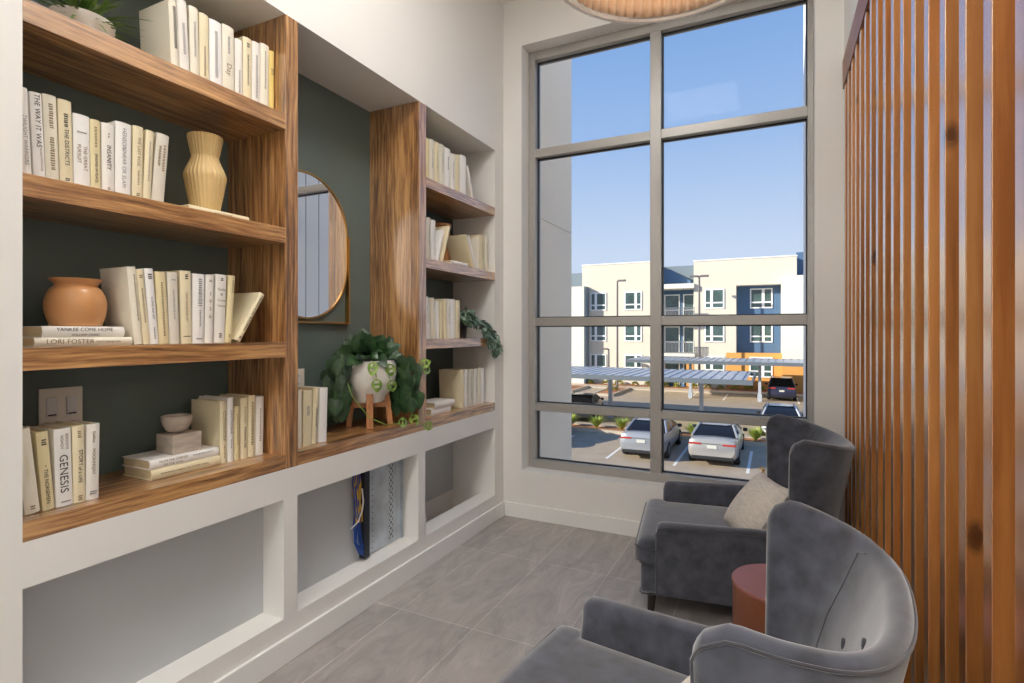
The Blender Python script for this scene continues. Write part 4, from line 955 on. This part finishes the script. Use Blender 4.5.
# cars
def make_car(label, x, y, mat_, suv=False, front=False, rz=0):
    t = thing('car', label, 'car', (x, y, G), (PI if front else 0)+rz, 'parked cars')
    Lc = 4.85 if not suv else 4.7; Wd = 1.84 if not suv else 1.92; H = 1.39 if not suv else 1.72; hw = Wd/2
    # body loft along +y from the rear (0) to the nose; section half outline
    if suv: st_ = [(0, .45, .98, .90), (.06, .36, 1.06, .97), (.5, .26, 1.08, 1.0), (2.4, .24, 1.04, 1.0), (3.5, .24, 1.02, 1.0), (4.3, .28, .95, .95), (4.62, .34, .80, .88), (4.7, .42, .66, .78)]
    else: st_ = [(0, .42, .92, .86), (.07, .34, 1.03, .93), (.35, .26, 1.06, .97), (.9, .22, 1.00, 1.0), (2.3, .22, .95, 1.0), (3.3, .22, .95, 1.0), (4.2, .24, .84, .96), (4.72, .30, .68, .88), (4.85, .40, .55, .74)]
    rows = []
    for (yy, zb, ztp, ws) in st_:
        w = hw*ws; mid = (zb+ztp)/2
        half = [(0, zb), (w*.86, zb), (w*.97, zb+.12), (w, mid), (w*.97, ztp-.16), (w*.88, ztp-.03), (w*.6, ztp), (0, ztp+.015)]
        rows.append([Vector((a, yy, b)) for a, b in half]+[Vector((-a, yy, b)) for a, b in half[-2:0:-1]])
    b = MB(); b.grid(rows, closed_v=True); m_ = len(rows[0]); b.f += [tuple(range(m_)), tuple(range((len(rows)-1)*m_, len(rows)*m_))]; b.m += [0, 0]
    build('body', b, mat_, t, smooth=True, angle=35)
    # glasshouse
    if suv: gb = [(.22, 1.02), (3.45, 1.0)]; gt = [(.55, H-.05), (2.45, H-.05)]
    else: gb = [(.92, .98), (3.60, .93)]; gt = [(1.66, H-.04), (2.70, H-.04)]
    wb, wt = hw*.90, hw*.68
    vs_ = [(-wb, gb[0][0], gb[0][1]), (wb, gb[0][0], gb[0][1]), (wb, gb[1][0], gb[1][1]), (-wb, gb[1][0], gb[1][1]), (-wt, gt[0][0], gt[0][1]), (wt, gt[0][0], gt[0][1]), (wt, gt[1][0], gt[1][1]), (-wt, gt[1][0], gt[1][1])]
    build('windows', MB().add(vs_, [(0, 3, 2, 1), (4, 5, 6, 7), (0, 1, 5, 4), (1, 2, 6, 5), (2, 3, 7, 6), (3, 0, 4, 7)]), M['carglass'], t, bevel=.03)
    b = MB(); zr = H-.05
    b.grid([[Vector((u*wt*1.03, gt[0][0]-.06+(gt[1][0]-gt[0][0]+.12)*v, zr+.05*(1-u*u)*(1-(2*v-1)**4))) for u in (-1, -.6, 0, .6, 1)] for v in (0, .15, .5, .85, 1)])
    b.grid([[Vector((u*wt*1.03, gt[0][0]-.06+(gt[1][0]-gt[0][0]+.12)*v, zr-.02)) for u in (-1, 1)] for v in (0, 1)])
    build('roof', b, mat_, t, smooth=True, angle=180)
    b = MB()
    for s in (-1, 1):
        b.tube([(s*wb, gb[0][0], gb[0][1]), (s*wt, gt[0][0], gt[0][1])], .05, 6); b.tube([(s*wb, gb[1][0], gb[1][1]), (s*wt, gt[1][0], gt[1][1])], .04, 6)
        b.tube([(s*wt*1.02, gt[0][0], zr), (s*wt*1.02, gt[1][0], zr)], .035, 6)
        b.tube([(s*wb, (gb[0][0]+gb[1][0])/2, gb[0][1]-.02), (s*wt, (gt[0][0]+gt[1][0])/2, zr)], .03, 6)
    build('pillars', b, mat_, t, smooth=True)
    for s in (-1, 1):
        for yy in (.95, 3.85):
            w = build('wheel', MB().lathe([(.18, -.11), (.32, -.11), (.34, -.08), (.34, .08), (.32, .11), (.18, .11)], 28), M['tyre'], t, smooth=True, angle=40)
            w.matrix_local = Matrix.Translation((s*(hw-.11), yy, .34)) @ Matrix.Rotation(PI/2, 4, 'Y')
            h = build('hub', MB().lathe([(.001, -.115), (.2, -.112), (.2, .112), (.001, .115)], 10), M['hub'], w, smooth=True, angle=30)
        build('tail_light', MB().box(s*hw*.40 if s > 0 else -hw*.90, hw*.90 if s > 0 else -hw*.40, -.015, .12, .82 if not suv else .9, .90 if not suv else 1.02), M['tail'], t, bevel=.02)
        build('side_mirror', MB().box(s*hw if s > 0 else -hw-.17, hw+.17 if s > 0 else -hw, 3.0, 3.12, .93, 1.07), M['blackpl'], t, bevel=.03)
    build('number_plate', MB().box(-.17, .17, -.025, .02, .70, .83), M['numplate'], t, bevel=.005)
    build('rear_bumper', MB().box(-hw*.80, hw*.80, -.03, .25, .28, .40), M['blackpl'], t, bevel=.03)
    if not suv: build('trim_strip', MB().box(-hw*.38, hw*.38, -.02, .05, .865, .89), M['hub'], t)
    return t
make_car('silver sedan parked directly below the window, seen from behind, right of the mullion', -2.07, 21.3, M['car_silver'])
make_car('silver sedan partly hidden by the window mullion, left neighbour of the other', -4.68, 21.2, M['car_grey'])
make_car('dark blue sport utility car under the far carport at the right', .52, 43.6, M['car_blue'], suv=True)
make_car('white sedan at the right edge behind the armchair, nearer than the blue car', .32, 32.9, M['car_white'], front=True)
make_car('dark car at the left window edge on the near row', -9.95, 21.2, M['car_dark'])
make_car('charcoal car parked under the near carport at the left', -9.9, 28.6, M['car_dark'], rz=R(8))
# planting
def tuft(name, label, x, y, z, h, w, m, n, grp, cat):
    b = MB(); rs = random.Random(int(x*100)+int(y*10)+1000)
    for k in range(n):
        a = rs.uniform(0, 2*PI); el = rs.uniform(.5, 1.45); d = (math.cos(a)*math.cos(el)*w/h*1.5, math.sin(a)*math.cos(el)*w/h*1.5, math.sin(el))
        leaf(b, (math.cos(a)*w*.12, math.sin(a)*w*.12, 0), d, (0, 0, 1), h*rs.uniform(.7, 1.1), .05, rs.uniform(.2, .7), n=4)
    o = build(name, b, m, None, smooth=True, angle=180, recalc=False); o.location = (x, y, z); tag(o, label, cat, grp)
desc = ['between the two silver sedans', 'behind the silver sedan right of the mullion', 'at the right end of the bed', 'left of the hidden silver sedan', 'far left of the bed', 'in the left middle of the bed', 'beside the armchair wing', 'just left of the mullion', 'behind the left silver sedan', 'right of the near silver sedan']
for (x, d) in zip((-3.45, -2.35, 1.5, -6.9, -9.6, -8.2, .4, -5.7, -4.55, -.75), desc):
    tuft('grass_clump', 'green yellow grass clump in the kerbed bed, ' + d, x, 26.88, G+.10,   .7, .18, M['grassg'], 110, 'grass clumps in the near bed', 'grass')
SH = ['first', 'second', 'third', 'fourth', 'fifth', 'sixth', 'seventh', 'eighth', 'ninth', 'tenth', 'eleventh', 'twelfth', 'thirteenth']
def bush(label, x, y, r, grp):
    b = MB(); rs = random.Random(int(x*37)+5)
    for k in range(90):
        v = Vector((rs.gauss(0, 1), rs.gauss(0, 1), abs(rs.gauss(0, 1)))).normalized()*r*rs.uniform(.6, 1)
        leaf(b, v, v+Vector((rs.uniform(-.3, .3), rs.uniform(-.3, .3), .3)), (0, 0, 1), r*.45, r*.3, .3, n=3)
    o = build('shrub', b, M['bush'], None, smooth=True, angle=180, recalc=False); o.location = (x, y, G+.14); tag(o, label, 'shrub', grp)
for i, x in enumerate([-15.6, -14.1, -12.9, -11.4, -10.2, -8.9, -7.7, -6.3, -5.2, -4.1, -3.0, -1.9, -.9]):
    bush(SH[i]+' low shrub from the left along the foot of the apartment block', x, 49.3, .34+.10*((i*7) % 3)/2, 'shrubs along the apartment block')
for (x, y, d) in ((-16.6, 45, 'in the left planted island'), (-12.1, 44.2, 'in the right planted island')): bush('yellow flowering shrub ' + d, x, y, .45, 'shrubs in the planted islands')
# ------------------------------------------------------------------ sky, sun, camera
w = bpy.data.worlds.new('sky'); bpy.context.scene.world = w; w.use_nodes = True; nt = w.node_tree; bg = nt.nodes['Background']
tc = nt.nodes.new('ShaderNodeTexCoord'); sp = nt.nodes.new('ShaderNodeSeparateXYZ'); r = nt.nodes.new('ShaderNodeValToRGB')
nt.links.new(tc.outputs['Generated'], sp.inputs[0]); nt.links.new(sp.outputs[2], r.inputs[0]); nt.links.new(r.outputs[0], bg.inputs[0])
e = r.color_ramp.elements; e[0].position = 0; e[0].color = srgb(214, 226, 247); e[1].position = 1; e[1].color = srgb(70, 118, 196)
for p_, c_ in ((.14, srgb(203, 220, 246)), (.32, srgb(160, 192, 238)), (.52, srgb(124, 167, 226))):
    k = e.new(p_); k.color = c_
bg.inputs[1].default_value = 1.0
sd = bpy.data.lights.new('sun', 'SUN'); sd.energy = 6.5; sd.angle = R(.6); sd.color = (1, .93, .82)
so = bpy.data.objects.new('sun', sd); C.objects.link(so); so.rotation_euler = Vector((.73, .574, -.373)).to_track_quat('-Z', 'Y').to_euler()
cam = bpy.data.cameras.new('camera'); co = bpy.data.objects.new('camera', cam); C.objects.link(co)
f = 539.5; cam.sensor_width = 36; cam.lens = f*36/1024; th = math.atan(261.76/f)
cam.shift_y = (331.8-341.5)/1024; cam.clip_start = .05; cam.clip_end = 400
co.location = (0, 0, 1.45); co.rotation_euler = (PI/2, 0, th)
S = bpy.context.scene; S.camera = co
S.view_settings.view_transform = 'Standard'; S.view_settings.look = 'None'; S.view_settings.gamma = 1; S.view_settings.exposure = 0; S.view_settings.use_curve_mapping = False
S.cycles.use_denoising = True; S.cycles.max_bounces = 10; S.cycles.diffuse_bounces = 6; S.cycles.sample_clamp_indirect = 6
